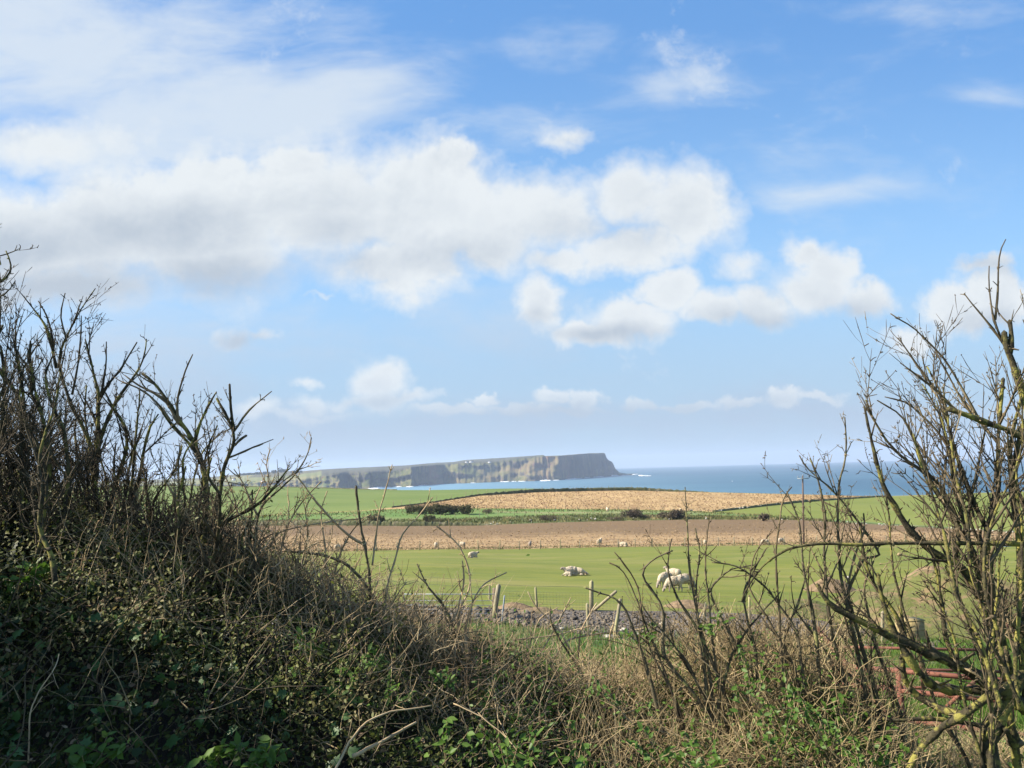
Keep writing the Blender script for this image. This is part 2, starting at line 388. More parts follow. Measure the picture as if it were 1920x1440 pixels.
# ------------------------------------------------------------------ far headland
def build_headland():
    Wd = lambda px: np.interp(px, [-300, 440, 560, 600, 637, 652, 690, 716, 742, 770, 778, 832, 838, 870, 930, 1000, 1045, 1060, 1150, 1175, 1205],
                                  [2500, 2600, 2660, 2740, 2735, 2930, 2880, 3080, 3130, 3060, 3200, 3560, 3545, 3500, 3590, 3560, 3610, 3760, 4650, 4750, 4950])
    sky_ = lambda px: np.interp(px, [-300, 0, 200, 380, 440, 470, 500, 530, 560, 600, 640, 700, 760, 810, 850, 870, 955, 1017, 1020, 1050, 1100, 1132, 1134.5, 1138, 1146, 1150, 1158, 1172, 1185, 1200, 1205],
                                     [915, 908, 903, 896, 890, 887, 886, 883, 884, 880.5, 878, 875.5, 872.5, 868, 866, 862.5, 857.5, 853, 855, 854, 850, 849, 858, 863, 867, 878, 886.5, 888.5, 889, 890, 892])
    top_ = lambda px: np.interp(px, [-300, 380, 440, 560, 600, 640, 690, 740, 765, 790, 840, 870, 930, 960, 1017, 1050, 1100, 1132],
                                     [916, 905, 904, 900, 894, 888, 886.5, 883, 877, 874, 871, 868, 866, 861, 855.5, 855, 851, 850])
    cols = np.arange(-300, 1205.5, 2.5); rowsV = []
    for px in cols:
        D = Wd(px) + 50*abs(nz(px*.085, 3.1)) + 22*nz(px*.31, 9.)
        foot = np.array(pt(px, 800, D)); foot[2] = -2
        x0 = foot[0]/D
        ztop = pt(px, max(top_(px), sky_(px)+.4), D+70)[2]; D2 = D + np.interp(px, [440, 900, 1020, 1130, 1205], [1100, 700, 90, 60, 30])
        zsky = pt(px, sky_(px), D2)[2]
        ztop = min(ztop, zsky+1) if px > 440 else ztop
        tal = np.interp(px, [440, 600, 690, 760, 790, 830, 850, 900, 1000, 1040, 1060, 1150], [.9, .5, .25, .42, .16, .45, .68, .70, .55, .48, .12, .1])
        cv = []
        for s in np.linspace(0, 1, 26):        # cliff profile, foot to rim
            if s < .62: zz = (s/.62)*tal; dd = 150*(s/.62)*tal**.8
            else: q = (s-.62)/.38; zz = tal+(1-tal)*q; dd = 150*tal**.8 + 45*q
            z = zz*ztop
            d = D + dd + (55*nz(px*.045, zz*2.4, 2.) + (8 if px > 1045 else 16)*nz(px*.15, zz*4, 5.) + 5*nz(px*.8, zz*9, 7.))*min(1, s*4)*(.4+.6*min(1, (1-s)*4))
            cv.append((x0*d, d, z + (3*nz(px*.3, zz*8, 1.) if 0 < s < 1 else 0) - (2 if s == 0 else 0)))
        dt = cv[-1][1]
        for q in (.25, .5, .75, 1.):
            d = dt + (D2+120-dt)*q
            z = ztop+(zsky-ztop)*q**.8
            # keep the skyline where it is seen
            z = z if q < 1 else pt(px, sky_(px) + (.35*nz(px*.08, 1) + .2*nz(px*.4, 2)), d)[2]
            cv.append((x0*d, d, z+4*nz(px*.06, q*3, 4.)*(q < 1)))
        cv.append((x0*(d+150), d+150, cv[-1][2]-20)); cv.append((x0*(d+500), d+500, -10))
        rowsV.append(cv)
    V = np.array(rowsV); n, m_, _ = V.shape
    V = V.reshape(-1, 3); i = np.arange(n-1)[:, None]*m_; j = np.arange(m_-1)[None, :]
    Q = np.stack([i+j, i+m_+j, i+m_+j+1, i+j+1], -1).reshape(-1, 4)
    m = bpy.data.materials.new('headland_rock_and_turf'); m.use_nodes = True; t = NT(m.node_tree); b = t.n['Principled BSDF']
    ge = t.node('ShaderNodeNewGeometry'); co = ge.outputs['Position']
    sn = t.node('ShaderNodeSeparateXYZ'); t.l.new(ge.outputs['True Normal'], sn.inputs[0])
    spz = t.node('ShaderNodeSeparateXYZ'); t.l.new(co, spz.inputs[0])
    nA = t.noise(co, .012, 6, .65); nB = t.noise(t.vmath('MULTIPLY', co, (1, 1, .18)), .04, 6, .7); nC = t.noise(co, .0035, 4, .6)
    rock = t.mix(t.ss(nB, .36, .66), (.036, .036, .036), (.095, .085, .062))
    rock = t.mix(t.ss(nC, .5, .62, 0, .6), rock, (.20, .105, .075))
    turf = t.mix(t.ss(nA, .4, .6), (.060, .072, .024), (.125, .120, .050))
    turf = t.mix(t.ss(nC, .45, .6), turf, (.15, .115, .06))
    fl = t.ss(t.math('ADD', sn.outputs[2], t.math('MULTIPLY', t.math('SUBTRACT', nB, .5), .9)), .30, .62)
    c = t.mix(fl, rock, turf)
    # field patches on the gentle plateau
    vo = t.node('ShaderNodeTexVoronoi', i={'Scale': .0045}); t.l.new(t.vmath('MULTIPLY', co, (1, .5, 0)), vo.inputs['Vector'])
    vs = t.node('ShaderNodeSeparateColor'); t.l.new(vo.outputs['Color'], vs.inputs[0])
    fields = t.mix(vs.outputs[0], (.07, .13, .04), (.20, .19, .085))
    fields = t.mix(t.ss(vs.outputs[1], .6, .7), fields, (.09, .085, .05))
    farl = t.ss(spz.outputs[0], -750, -450)
    top = t.mix(farl, fields, (.060, .055, .032))
    c = t.mix(t.math('MULTIPLY', t.ss(sn.outputs[2], .86, .96), t.math('MULTIPLY', t.ss(spz.outputs[2], 75, 105), .85)), c, top)
    c = t.mix(t.math('MULTIPLY', t.ss(sn.outputs[2], .90, .97), t.ss(spz.outputs[0], -700, -500, .8, 0)), c, fields)
    t.l.new(c, b.inputs['Base Color']); b.inputs['Roughness'].default_value = 1; b.inputs['Specular IOR Level'].default_value = .05
    mp = mat('heath_and_fields', [(.038,.038,.022),(.062,.058,.032),(.075,.09,.034)], .006, 5)
    ho = link('headland', mesh_np('headland', V, Q), [m, mp]); tag(ho, kind='structure')
    fi = np.arange(len(Q)); rr_ = fi % (m_-1); cc_ = fi//(m_-1)
    ho.data.polygons.foreach_set('material_index', ((rr_ >= 25) & (cols[cc_] > 600)).astype(np.int32))
    hbv = BVHTree.FromPolygons([tuple(v) for v in V], [tuple(int(k) for k in q) for q in Q])
    # surf at the foot of the cliffs
    mf = mat('surf_foam', [(.75,.78,.80),(.55,.62,.66)], .05, 4, rough=.8)
    mb = MB()
    spots = [(704,916,16,1.3),(722,915,10,.7),(745,913.5,8,.5),(768,912,7,.6),(792,911,8,.5),(945,903.2,9,.7),(963,903,5,.5),(978,902.6,7,.6),(1022,899.5,11,1.2),(1042,899,6,.5),(1075,897.3,17,.9),(1100,896.2,6,.5),
             (1122,895,10,.7),(1152,894,7,1.0),(1172,893,8,.5),(1190,892,6,.7),(1203,892.2,7,1.1),(1213,892.4,8,.5),(886,905.5,5,.4)]
    for (px, py, w, h) in spots:
        k = 16; up = []; lo = []
        for q in np.linspace(-1, 1, k):
            X = px+q*w; r = ray(X, 880); dr = Vector((r[0], r[1], 0)).normalized()
            hh = hbv.ray_cast(Vector((0, 0, 1.5)), dr); Dh = hh[3]*dr.y if hh[0] is not None else seapt(X, py)[1]
            e_ = math.sqrt(max(0, 1-q*q))*(.35+.9*abs(nz(X*.35, 2.2)))
            for L_, dd in ((up, 14), (lo, -30-170*h*e_)):
                D_ = Dh+dd; L_.append((r[0]/r[1]*D_, D_, .7 if L_ is lo else .7+5*h*e_))
        V2 = up+lo
        mb.add(V2, [(q, q+1, k+q+1, k+q) for q in range(k-1)])
    tag(mb.build('surf', mf), label='white surf breaking along the foot of the far cliffs', kind='stuff')
    return hbv
HB = build_headland()
def hp(px, py):
    r = Vector(ray(px, py)).normalized(); h = HB.ray_cast(Vector((0, 0, EYE)), r); return h[0]
#PART2
# ------------------------------------------------------------------ middle distance: rocks, fences, gates, sheep
m_post = mat('weathered_post', [(.28,.25,.16),(.18,.15,.10),(.30,.28,.14)], 9, 5, bump=.01, stretch=(1,1,.2))
m_postd = mat('dark_post', [(.10,.08,.06),(.17,.13,.09)], 6, 4)
m_polew = mat('pole_wood', [(.085,.055,.045),(.13,.085,.065)], 2, 4, stretch=(1,1,.1))
m_wire = mat('rusty_wire', [(.10,.09,.08),(.16,.14,.12)], 8, 2, rough=.6)
m_galv = mat('galvanised_steel', [(.17,.20,.22),(.24,.27,.29)], 3, 3, rough=.45, spec=.5)
m_rust = mat('rusty_red_paint', [(.15,.055,.035),(.20,.080,.050),(.09,.045,.03)], 9, 6, rough=.8, bump=.003, bscale=40)
m_rock = mat('grey_stone', [(.090,.075,.055),(.17,.145,.11),(.042,.035,.026)], 3.1, 6, bump=.03, bscale=12)
m_white = mat('white_stone', [(.48,.45,.40),(.36,.33,.28)], 3, 3)
def R_align(d):
    d = np.array(d)/np.linalg.norm(d); return np.array(Vector(d).to_track_quat('Z', 'X').to_matrix())
def ico():
    bm = bmesh.new(); bmesh.ops.create_icosphere(bm, subdivisions=1, radius=1)
    V = np.array([v.co[:] for v in bm.verts]); T = np.array([[v.index for v in f.verts] for f in bm.faces]); bm.free(); return V, T
IV, IT = ico()
def rockmb(mb, c, r, sq=.65):
    V = IV*(1+rng.uniform(-.32, .32, (len(IV), 1)))*np.array([1, rng.uniform(.6, 1.1), sq*rng.uniform(.7, 1.2)])
    a_ = rng.uniform(0, 6.28); ca, sa = math.cos(a_), math.sin(a_)
    V = V @ np.array([[ca, -sa, 0], [sa, ca, 0], [0, 0, 1]]).T
    mb.add(V*r+np.array(c), T=IT)
mb = MB(); mw = MB()
for k in range(9000):
    px = rng.uniform(700, 1760); yt = cB(px)[0]; yb = cA(px)[0]
    py = yt + (yb-yt)*rng.beta(1.3, 1.1)
    g = gp(px, py)
    if g is None: continue
    r = rng.gamma(1.4, .019)+.016
    if px < 1000: r *= 1.7
    rockmb(mb, (g.x, g.y, g.z+r*.25), min(r, .34))
tag(mb.build('rubble', m_rock), label='grey broken stones and gravel along the bank below the pasture', kind='stuff')
for (px, py, r) in [(1055,1181,.13),(1140,1196,.16),(1172,1187,.2),(1168,1180,.1),(1590,1086,.3),(1240,1172,.12),(1196,1192,.12)]:
    g = gp(px, py); mw = MB(); rockmb(mw, (0, 0, r*.4), r)
    o = mw.build('stone', m_white); o.location = g
    tag(o, {1055:'small white stone left of the others at the edge of the grass', 1140:'white stone below the leaning post on the grey gravel', 1172:'largest pale stone on the grey gravel beside the leaning post',
            1168:'small pale stone just above the largest pale stone', 1590:'pale boulder lying beside the reddish soil heap at right', 1240:'small pale stone on the gravel behind the bare stems',
            1196:'small white stone right of the largest pale one on the gravel'}[px], 'stone', 'pale stones on the gravel bank')
# scattered pale stones on the soil boundary line
mb = MB()
for k in range(80):
    px = rng.uniform(1440, 1930); py = c3(px)[0]+rng.normal(0, .8)-.5; g = gp(px, py)
    if g: rockmb(mb, (g.x, g.y, g.z+.1), rng.uniform(.08, .22))
for k in range(26):
    px = rng.uniform(1345, 1480); py = c5b(px)[0]+rng.normal(0, .6); g = gp(px, py)
    if g: rockmb(mb, (g.x, g.y, g.z+.4), rng.uniform(.12, .3))
for k in range(26):
    px = rng.uniform(760, 1330); py = c3(px)[0]-rng.uniform(0, 5); g = gp(px, py)
    if g: rockmb(mb, (g.x, g.y, g.z+.2), rng.uniform(.15, .4))
tag(mb.build('field_stones', m_white), label='line of pale stones along the far edge of the soil field', kind='stuff')

# soil mounds
m_mound = mat('soil_and_turf', [(.17,.118,.06),(.095,.105,.026),(.17,.135,.065)], 1.4, 6, lo=.35, hi=.52, bump=.15, bscale=4)
m_soil = mat('pinkish_soil', [(.23,.16,.09),(.15,.105,.06),(.10,.085,.04)], 2.2, 6, bump=.12, bscale=5)
def mound(name, px, py, wpx, hpx, m, label, D=None, asp=.7):
    g = gp(px, py) if D is None else Vector(pt(px, py, D))
    w = wpx*g.y/F/2; h = hpx*g.y/F; n = 34; V = []
    for a_ in np.linspace(-1.25, 1.25, n):
        for b_ in np.linspace(-1.25, 1.25, n):
            r = math.hypot(a_, b_); x = g.x+a_*w; y = g.y+b_*w*asp
            k = max(0, 1-(r/1.15)**2)**1.3
            z = gz(x, y)+h*k*(1+.45*nz(x*.45, y*.45, px))+.10*h*nz(x*1.6, y*1.6, px)*min(1, k*3)+(.12*nz(x*4, y*4)*k)*min(1,h) - (.35 if r > 1.15 else 0)
            V.append((x, y, z))
    i = np.arange(n-1)[:, None]*n; j = np.arange(n-1)[None, :]
    Q = np.stack([i+j, i+n+j, i+n+j+1, i+j+1], -1).reshape(-1, 4)
    return tag(link(name, mesh_np(name, V, Q), m, smooth=True), label=label, kind='structure')
mound('soil_mound', 1790, 1165, 430, 78, m_mound, None, asp=1.1)
mound('soil_heap', 1760, 1085, 110, 22, m_soil, None)
mound('soil_heap', 1560, 1108, 95, 22, m_soil, None)
mound('soil_heap', 1290, 1138, 80, 13, m_soil, None)
mound('soil_heap', 968, 1141, 70, 12, m_soil, None)
mound('soil_heap', 1010, 1146, 90, 8, m_soil, None)
mound('soil_mound', 1500, 1150, 180, 22, m_mound, None)

# field walls and hedge banks
m_bank = mat('wall_turf', [(.055,.065,.024),(.10,.10,.04),(.17,.145,.09)], 1.2, 5, bump=.2, bscale=2)
def bank(name, cv, p0, p1, step, h, w, m, label, cat, zoff=0):
    V = []; prof = [(-1, -.15), (-.8, .5), (-.45, .92), (0, 1.05), (.45, .92), (.8, .5), (1, -.15)]
    pxs = np.arange(p0, p1+.1, step); P = []
    for px in pxs: P.append(np.array(pt(px, *cv(px))))
    for q, px in enumerate(pxs):
        g = P[q]; hh = h(px) if callable(h) else h; hh *= 1+.45*nz(px*.15, 3)+.3*nz(px*.6, 8)
        for (b_, c_) in prof:
            V.append((g[0]+.2*nz(px, c_), g[1]+b_*w, g[2]+zoff+hh*c_*(1+.2*nz(px*.9, b_*3))))
    n = len(prof); i = np.arange(len(pxs)-1)[:, None]*n; j = np.arange(n-1)[None, :]
    Q = np.stack([i+j, i+n+j, i+n+j+1, i+j+1], -1).reshape(-1, 4)
    return tag(link(name, mesh_np(name, V, Q), m), label, cat)
bank('field_wall', c6, 735, 1330, 1.2, lambda px: np.interp(px, [735, 900, 1000, 1200, 1330], [.35, .6, 1.2, 1.3, .2]), .9, m_bank, 'dark turf-topped field wall curving up behind the stubble field', 'wall')
bank('field_wall', c5b, 1338, 1662, 1.4, lambda px: np.interp(px, [1338, 1500, 1662], [.55, .7, .5]), .8, m_bank, 'low dark wall between the stubble field and right meadow', 'wall')
bank('field_wall', c3, 470, 935, 1.6, lambda px: np.interp(px, [470, 700, 850, 935], [.9, 1.0, .8, .1]), 1.1, m_bank, 'dark earth hedge bank along the left end of the soil field', 'wall', )
bank('field_wall', c7, 80, 745, 2., .45, 1., m_bank, 'thin dark wall on the skyline of the left meadow', 'wall')

# tussocks and stalks: nobody could count them
m_tus = mat('tussock_blades', [(.07,.09,.022),(.17,.16,.06),(.34,.27,.14)], .35, 5, trans=.25)
m_stalk = mat('stubble_stalks', [(.31,.22,.115),(.21,.14,.075),(.36,.27,.15)], .9, 4, trans=.15)
def blades(name, m, n, sampler, hgt, wid, lean=.35, label=None, bend=.3):
    P = [];
    for k in range(n):
        q = sampler()
        if q is not None: P.append(q)
    P = np.array(P); n = len(P)
    h = hgt*rng.uniform(.5, 1.3, n)[:, None]; a_ = rng.uniform(0, 2*math.pi, n); w = wid*rng.uniform(.6, 1.4, n)[:, None]
    side = np.stack([np.cos(a_), np.sin(a_), a_*0], 1); ln = rng.normal(0, lean, (n, 3)); ln[:, 2] = 0
    up = np.array([0, 0, 1.])
    mid = P + up*h*.6 + ln*h*.5; tip = P + up*h*(1-.2*bend) + ln*h*(1+bend)
    V = np.stack([P-side*w-[0, 0, .03], P+side*w-[0, 0, .03], mid+side*w*.6, mid-side*w*.6, tip], 1).reshape(-1, 3)
    b = np.arange(n)[:, None]*5
    me = mesh_np(name, V, [b+np.array([[0, 1, 2, 3]]), b+np.array([[3, 2, 4]])])
    return tag(link(name, me, m), label=label, kind='stuff')
def smp(ca, cb, x0, x1, bx=1., by=1.):
    def f():
        px = rng.uniform(x0, x1); s = rng.beta(bx, by); ya, yb = ca(px)[0], cb(px)[0]
        if abs(ya-yb) < .3: return None
        g = gp(px, ya+(yb-ya)*s); return None if g is None else (g.x, g.y, g.z)
    return f
blades('rough_grass', m_tus, 9000, smp(c3, c4, 400, 1560), .55, .10, label='rough tussocks between the soil field and green strip')
blades('strip_grass', m_tus, 2500, smp(c4, c5, 400, 1500, 3, 1.), .5, .12, label='pale tussocks along the fence under the stubble field')
blades('field_stubble', m_stalk, 11000, smp(c5b, c6, 760, 1640), .28, .16, .7, label='dry stalks covering the tan field')
blades('soil_stalks', m_stalk, 9000, smp(cC, c3, 420, 1920, 1, 2), .16, .10, .9, label='withered stalks on the brown soil field')
blades('fence_foot_grass', m_tus, 2500, smp(cC, curve([(500,1034,123.5),(1920,1010,121)]), 560, 1920), .3, .05, label='longer grass under the pasture fence')

# fences
def fence(label, pts_, h, r, wires, netting=None, m=m_post, label_posts=None, kpost=5):
    """pts_: ground points (left to right)"""
    base = Vector(pts_[0]); root = empty('wire_fence', base); tag(root, label, 'fence')
    mb = MB(); mb.tube([(0, 0, -.3), (0, 0, h*.5), (0, 0, h)], [r, r*.97, r*.9], kpost); mb.local = None
    me = None
    for q, p in enumerate(pts_):
        if me is None:
            o = mb.build('post', m, root); me = o.data
        else:
            o = bpy.data.objects.new('post', me); C.objects.link(o); o.parent = root
        o.location = Vector(p)-base; o.rotation_euler = (rng.normal(0, .03), rng.normal(0, .03), rng.uniform(0, 6)); o.scale[2] = rng.uniform(.93, 1.08)
    wm = MB(); wm.local = np.array(base)
    for wz, wr in wires:
        P = [np.array(p)+[0, -r, wz] for p in pts_]
        wm.tube(P, wr, 3, cap=False)
    if netting:
        z0, z1, nh, dx, wr = netting
        for zz in np.linspace(z0, z1, nh): wm.tube([np.array(p)+[0, -r-.005, zz] for p in pts_], wr, 3, cap=False)
        for p, q in zip(pts_[:-1], pts_[1:]):
            p = np.array(p); q = np.array(q); L = np.linalg.norm(q-p); k = int(L/dx)
            for s in range(k):
                c_ = p+(q-p)*(s/k)+[0, -r-.005, 0]; wm.tube([c_+[0, 0, z0], c_+[0, 0, z1]], wr*.8, 3, cap=False)
    wm.build('wire', m_wire, root)
    return root
G = lambda px, py: np.array(gp(px, py))
xsP = [560,598,634,670,706,745,787,822,860,897,937,974,1013,1051,1087,1124,1159,1191,1223,1256,1285,1316,1347,1377,1411,1442,1471,1502,1532,1562,1594,1628,1662,1698,1735,1775,1815,1858,1900]
blades('mound_grass', m_tus, 7000, smp(curve([(1560,1205,50),(1950,1205,50)]), curve([(1560,1120,50),(1750,1085,50),(1950,1090,50)]), 1560, 1950), .14, .03, label='rough grass growing over the soil mound at right')
fence('long thin post and wire fence between the pasture and brown soil field', [G(x, cC(x)[0]+1) for x in xsP], 1.3, .075, [(1.15,.012),(.9,.010),(.35,.010)], (.1, .8, 3, 1.5, .006))
fence('short pale posted fence at the foot of the stubble field', [G(x, c5(x)[0]-.3) for x in (878,895,912,930,946,963,981,1003,1025,1042,1060,1083,1110,1143,1160,1178,1199,1219,1243,1262,1290,1312,1336)], 1.0, .08, [(.9,.012),(.5,.012)])
fence('fence of pale posts through the rough green strip left of centre', [G(x, c4(x)[0]-1) for x in (800,826,853,880,899,914,934,964,985,1005)], 1.1, .07, [(1.,.012)])
fence('fence posts standing along the dark wall above the stubble field', [np.array(pt(x, *c6(x)))+[0,.6,0] for x in (737,752,768,788,807,818,846,873,885,896,912,948,971,985,1017,1034,1069,1096,1129,1141,1153,1185)], 1.9, .08, [(1.8,.014),(1.2,.012)])
fence('posts on the skyline of the right meadow above the sea', [np.array(pt(x, *c7(x)))+[0,-2,-.2] for x in (1627,1660,1690,1722,1745,1758,1780,1812,1846,1880,1915)], 1.3, .06, [(1.15,.012),(.7,.012)], m=m_postd)
def single_post(name, top, bot, D, wpx, m, label, group, k=6, sq=False, cat='post'):
    b = gp(*bot) if D is None else None
    if b is None: b = Vector(pt(bot[0], bot[1], D))
    b.z = gz(b.x, b.y); t_ = Vector(pt(top[0], top[1], b.y)); r = wpx*b.y/F/2
    mb = MB(); d = np.array(t_-b)
    if sq:
        mb.box((0, 0, 0), (2*r, 2*r, 1)); o = mb.build(name, m)
        o.data.transform(Matrix.Scale(np.linalg.norm(d)+.3, 4, Vector((0, 0, 1)))); o.data.transform(Matrix.Translation((0, 0, (np.linalg.norm(d)-.3)/2)))
        o.data.transform(Vector(d).to_track_quat('Z', 'Y').to_matrix().to_4x4())
    else:
        n_ = d/np.linalg.norm(d); mb.tube([-n_*.25, d*.3, d*.7, d], [r*1.05, r*1.0, r*.97, r*.93], 8); o = mb.build(name, m, smooth=False)
    o.location = b; return tag(o, label, cat, group)
g1 = 'wooden posts by the gravel bank'
single_post('fence_post', (918,1098), (918,1124), 45, 3.4, m_post, 'thin pale post standing behind the galvanised gate', g1)
single_post('gate_post', (928,1103), (927,1140), 40, 9, m_postd, 'grey-brown stub post just left of the tall gate post', g1, sq=True)
single_post('gate_post', (935,1098), (926,1167), 36, 9.5, m_post, 'tall leaning post, lichened on one side, at the gate end', g1)
single_post('gate_post', (946,1117), (941,1178), 34.5, 3.2, m_galv, 'thin galvanised pole right of the tall leaning gate post', g1)
single_post('fence_post', (1004,1102), (1007,1146), 41, 4.6, m_post, 'slim pale post midway along the netting fence', g1)
single_post('fence_post', (1109,1091), (1109,1146), 41.5, 8.5, m_post, 'thickest upright strainer post in the middle of the netting fence', g1)
single_post('fence_post', (1101,1133), (1103,1188), 34.5, 6, m_post, 'yellow lichened post in front of the strainer post', g1)
single_post('fence_post', (1163,1124), (1153,1206), 33, 7, m_post, 'tilted grey post rising from the gravel right of the strainer', g1)
single_post('fence_post', (1243,1150), (1242,1202), 33, 5, m_post, 'pale post half hidden by bare stems on the gravel', g1)
single_post('fence_post', (1322,1132), (1319,1226), 30.5, 6.5, m_post, 'yellow-green lichened post behind the thicket of stems', g1)
single_post('fence_post', (1405,1118), (1405,1168), 36, 4.2, m_post, 'thin pale post among the stems right of the lichened one', g1)
single_post('fence_post', (1561,1155), (1559,1212), 32, 6, m_post, 'grey post standing above the left end of the red gate', g1)
single_post('fence_post', (1655,1148), (1655,1216), 31, 6.5, m_post, 'pale post immediately left of the tan box', g1)
single_post('fence_post', (1772,1146), (1772,1203), 33, 5.5, m_post, 'whitish post on the slope right of the tan box', g1)
single_post('fence_post', (1838,1196), (1838,1236), 30, 5, m_post, 'short pale post right of the slope on the netting', g1)
# brace of the strainer post
b0 = Vector(pt(1112,1146,41.3)); b1 = Vector(pt(1155,1109,40.5)); mb = MB(); mb.tube([np.array([0,0,0.]), np.array(b1-b0)], .075, 6); o = mb.build('fence_brace', m_post); o.location = b0
tag(o, 'slanting wooden brace leaning on the strainer post', 'brace')
def netting(label, P, z0, z1, nh, dx, wr, top=None):
    base = np.array(P[0]); mb = MB()
    for zz in np.linspace(z0, z1, nh): mb.tube([np.array(p)-base+[0, 0, zz] for p in P], wr, 3, cap=False)
    if top:
        for tz in top: mb.tube([np.array(p)-base+[0, 0, tz] for p in P], wr*1.5, 3, cap=False)
    for p, q in zip(P[:-1], P[1:]):
        p = np.array(p); q = np.array(q); k = max(1, int(np.linalg.norm(q-p)/dx))
        for s in range(k):
            c_ = p+(q-p)*(s/k)-base; mb.tube([c_+[0, 0, z0], c_+[0, 0, z1]], wr*.75, 3, cap=False)
    o = mb.build('wire_netting', m_wire); o.location = base; return tag(o, label, 'wire netting')
def gD(px, D):
    x = pt(px, 1100, D)[0]; return np.array([x, D, gz(x, D)])
netting('square wire netting strung between the gate post and strainer post', [gD(936, 41), gD(1006, 41), gD(1109, 41.4)], .02, .85, 8, .16, .0045, (1.15,))
netting('wire netting running right from the strainer post behind the stems', [gD(1109, 41.4), gD(1243, 39), gD(1405, 38), gD(1560, 36)], .02, .85, 7, .2, .0045, (1.1,))
netting('wire netting on the slope above the red gate', [gD(1655, 31), gD(1720, 31), gD(1838, 30), gD(1960, 29)], .02, .95, 9, .14, .004, (1.1,))
netting('single strands of wire left of the gate post over the pasture', [gD(700, 43), gD(820, 42.5), gD(936, 41)], .9, 1.25, 2, 5, .006)

# galvanised gate
A = gD(757, 37); B = gD(931, 36); A[2] = pt(757,1160,37)[2]; B[2] = pt(931,1160,36)[2]
root = empty('field_gate', A); tag(root, 'long galvanised tubular field gate in front of the stone heap', 'gate')
dv = B-A
mb = MB(); 
for zz in (.06, .25, .42, .60, .80, 1.08): 
    mb = MB(); mb.tube([np.array([0, 0, zz]), dv*.5+[0, 0, zz-.02], dv+[0, 0, zz-.03]], .014 if zz < 1 else .022, 6); mb.local = None; mb.build('rail', m_galv, root)
for s in (0.0, .22, .62, 1.0):
    mb = MB(); mb.tube([dv*s+[0, 0, -.02], dv*s+[0, 0, 1.1]], .022, 6); mb.local = None; mb.build('upright', m_galv, root)
# red gates at lower right
def bargate(label, A, B, H, rails, ups, diag, r, m=m_rust):
    A = np.array(A); B = np.array(B); dv = B-A; root = empty('red_gate', A); tag(root, label, 'gate')
    rot = R_align(dv); L = np.linalg.norm(dv)
    for zz in rails:
        mb = MB(); mb.box((0, 0, 0), (r*1.6, r*2, L), rot); mb.local = -(dv/2+[0, 0, zz]); mb.V[0] = mb.V[0]; mb.build('rail', m, root)
    for s in ups:
        mb = MB(); c_ = dv*s+[0, -.03, H/2]; mb.box(c_, (r*2, r*1.4, H+.05)); mb.local = None; mb.build('upright', m, root)
    for (s0, z0, s1, z1) in diag:
        p = dv*s0+[0, -.055, z0]; q = dv*s1+[0, -.055, z1]; mb = MB(); mb.box((p+q)/2, (r*1.3, r*1.7, np.linalg.norm(q-p)), R_align(q-p)); mb.local = None; mb.build('brace', m, root)
    return root
A = pt(1530, 1395, 10.2); B = pt(1935, 1460, 8.6); TA = pt(1530, 1243, 10.2)[2]-A[2]
bargate('rust red barred gate sloping through the right foreground grass', A, B, TA, [.10, .42, .74, TA], [.02, .45, .93], [(.05, TA-.05, .40, .15), (.62, .55, .80, TA)], .030)
A = pt(1575, 1290, 15); B = pt(1890, 1300, 14.4)
bargate('thinner rust red gate lying farther off behind the first one', A, B, .72, [.05, .36, .72], [.0, .5, 1.], [], .026)
p = pt(1533,1178,11.2); q = pt(1672,1352,9.4); mb = MB(); mb.box((0,0,0), (.055,.06, float(np.linalg.norm(np.array(q)-p))), R_align(np.array(q)-p)); o = mb.build('red_bar', m_rust); o.location = (np.array(p)+q)/2
tag(o, 'loose rust red bar slanting down across the gate', 'bar')
# tan box and red panel
m_box = mat('tan_board', [(.25,.195,.085),(.31,.25,.12),(.20,.155,.07)], 3, 4, stretch=(1,1,4))
g = gD(1700, 31.5); root = empty('feed_box', g, .15); tag(root, 'tan wooden box standing on the grass between two pale posts', 'box')
h = (1211-1164)*31.5/F; w = 38*31.5/F
mb = MB(); mb.box((0, 0, h/2-.02), (w, w*.8, h)); mb.local = None; mb.build('body', m_box, root)
mb = MB(); mb.box((0, 0, h+.02), (w*1.06, w*.86, .04)); mb.local = None; mb.build('lid', m_box, root)
mb = MB()
for zz in (.33, .66): mb.box((0, -w*.4-.012, h*zz), (w, .02, .05))
mb.local = None; mb.build('batten', m_box, root)
g = gD(1883, 34); root = empty('metal_panel', g, -.2); tag(root, 'small rust red sheet panel with pale edge posts at right', 'panel')
mb = MB(); 
for k in range(6): mb.box((-.22+k*.09, .012*(k % 2), .45), (.09, .03, .75))
mb.local = None; mb.build('sheet', m_rust, root)
for s in (-.3, .3):
    mb = MB(); mb.tube([(s, 0, -.1), (s, 0, 1.)], .045, 6); mb.local = None; mb.build('post', m_post, root)
g = G(1888, 1025); root = empty('water_trough', g, .3); tag(root, 'pale blue trough at the right edge of the pasture', 'trough')
m_trough = mat('pale_blue_plastic', [(.30,.42,.55),(.36,.48,.60)], 1, 2, rough=.5)
mb = MB(); mb.box((0, 0, .12), (1.3, .6, .25)); mb.box((0, .32, .34), (1.4, .06, .2)); mb.box((0, -.32, .34), (1.4, .06, .2)); mb.box((.68, 0, .34), (.06, .58, .2)); mb.box((-.68, 0, .34), (.06, .58, .2))
mb.local = None; mb.build('basin', m_trough, root)
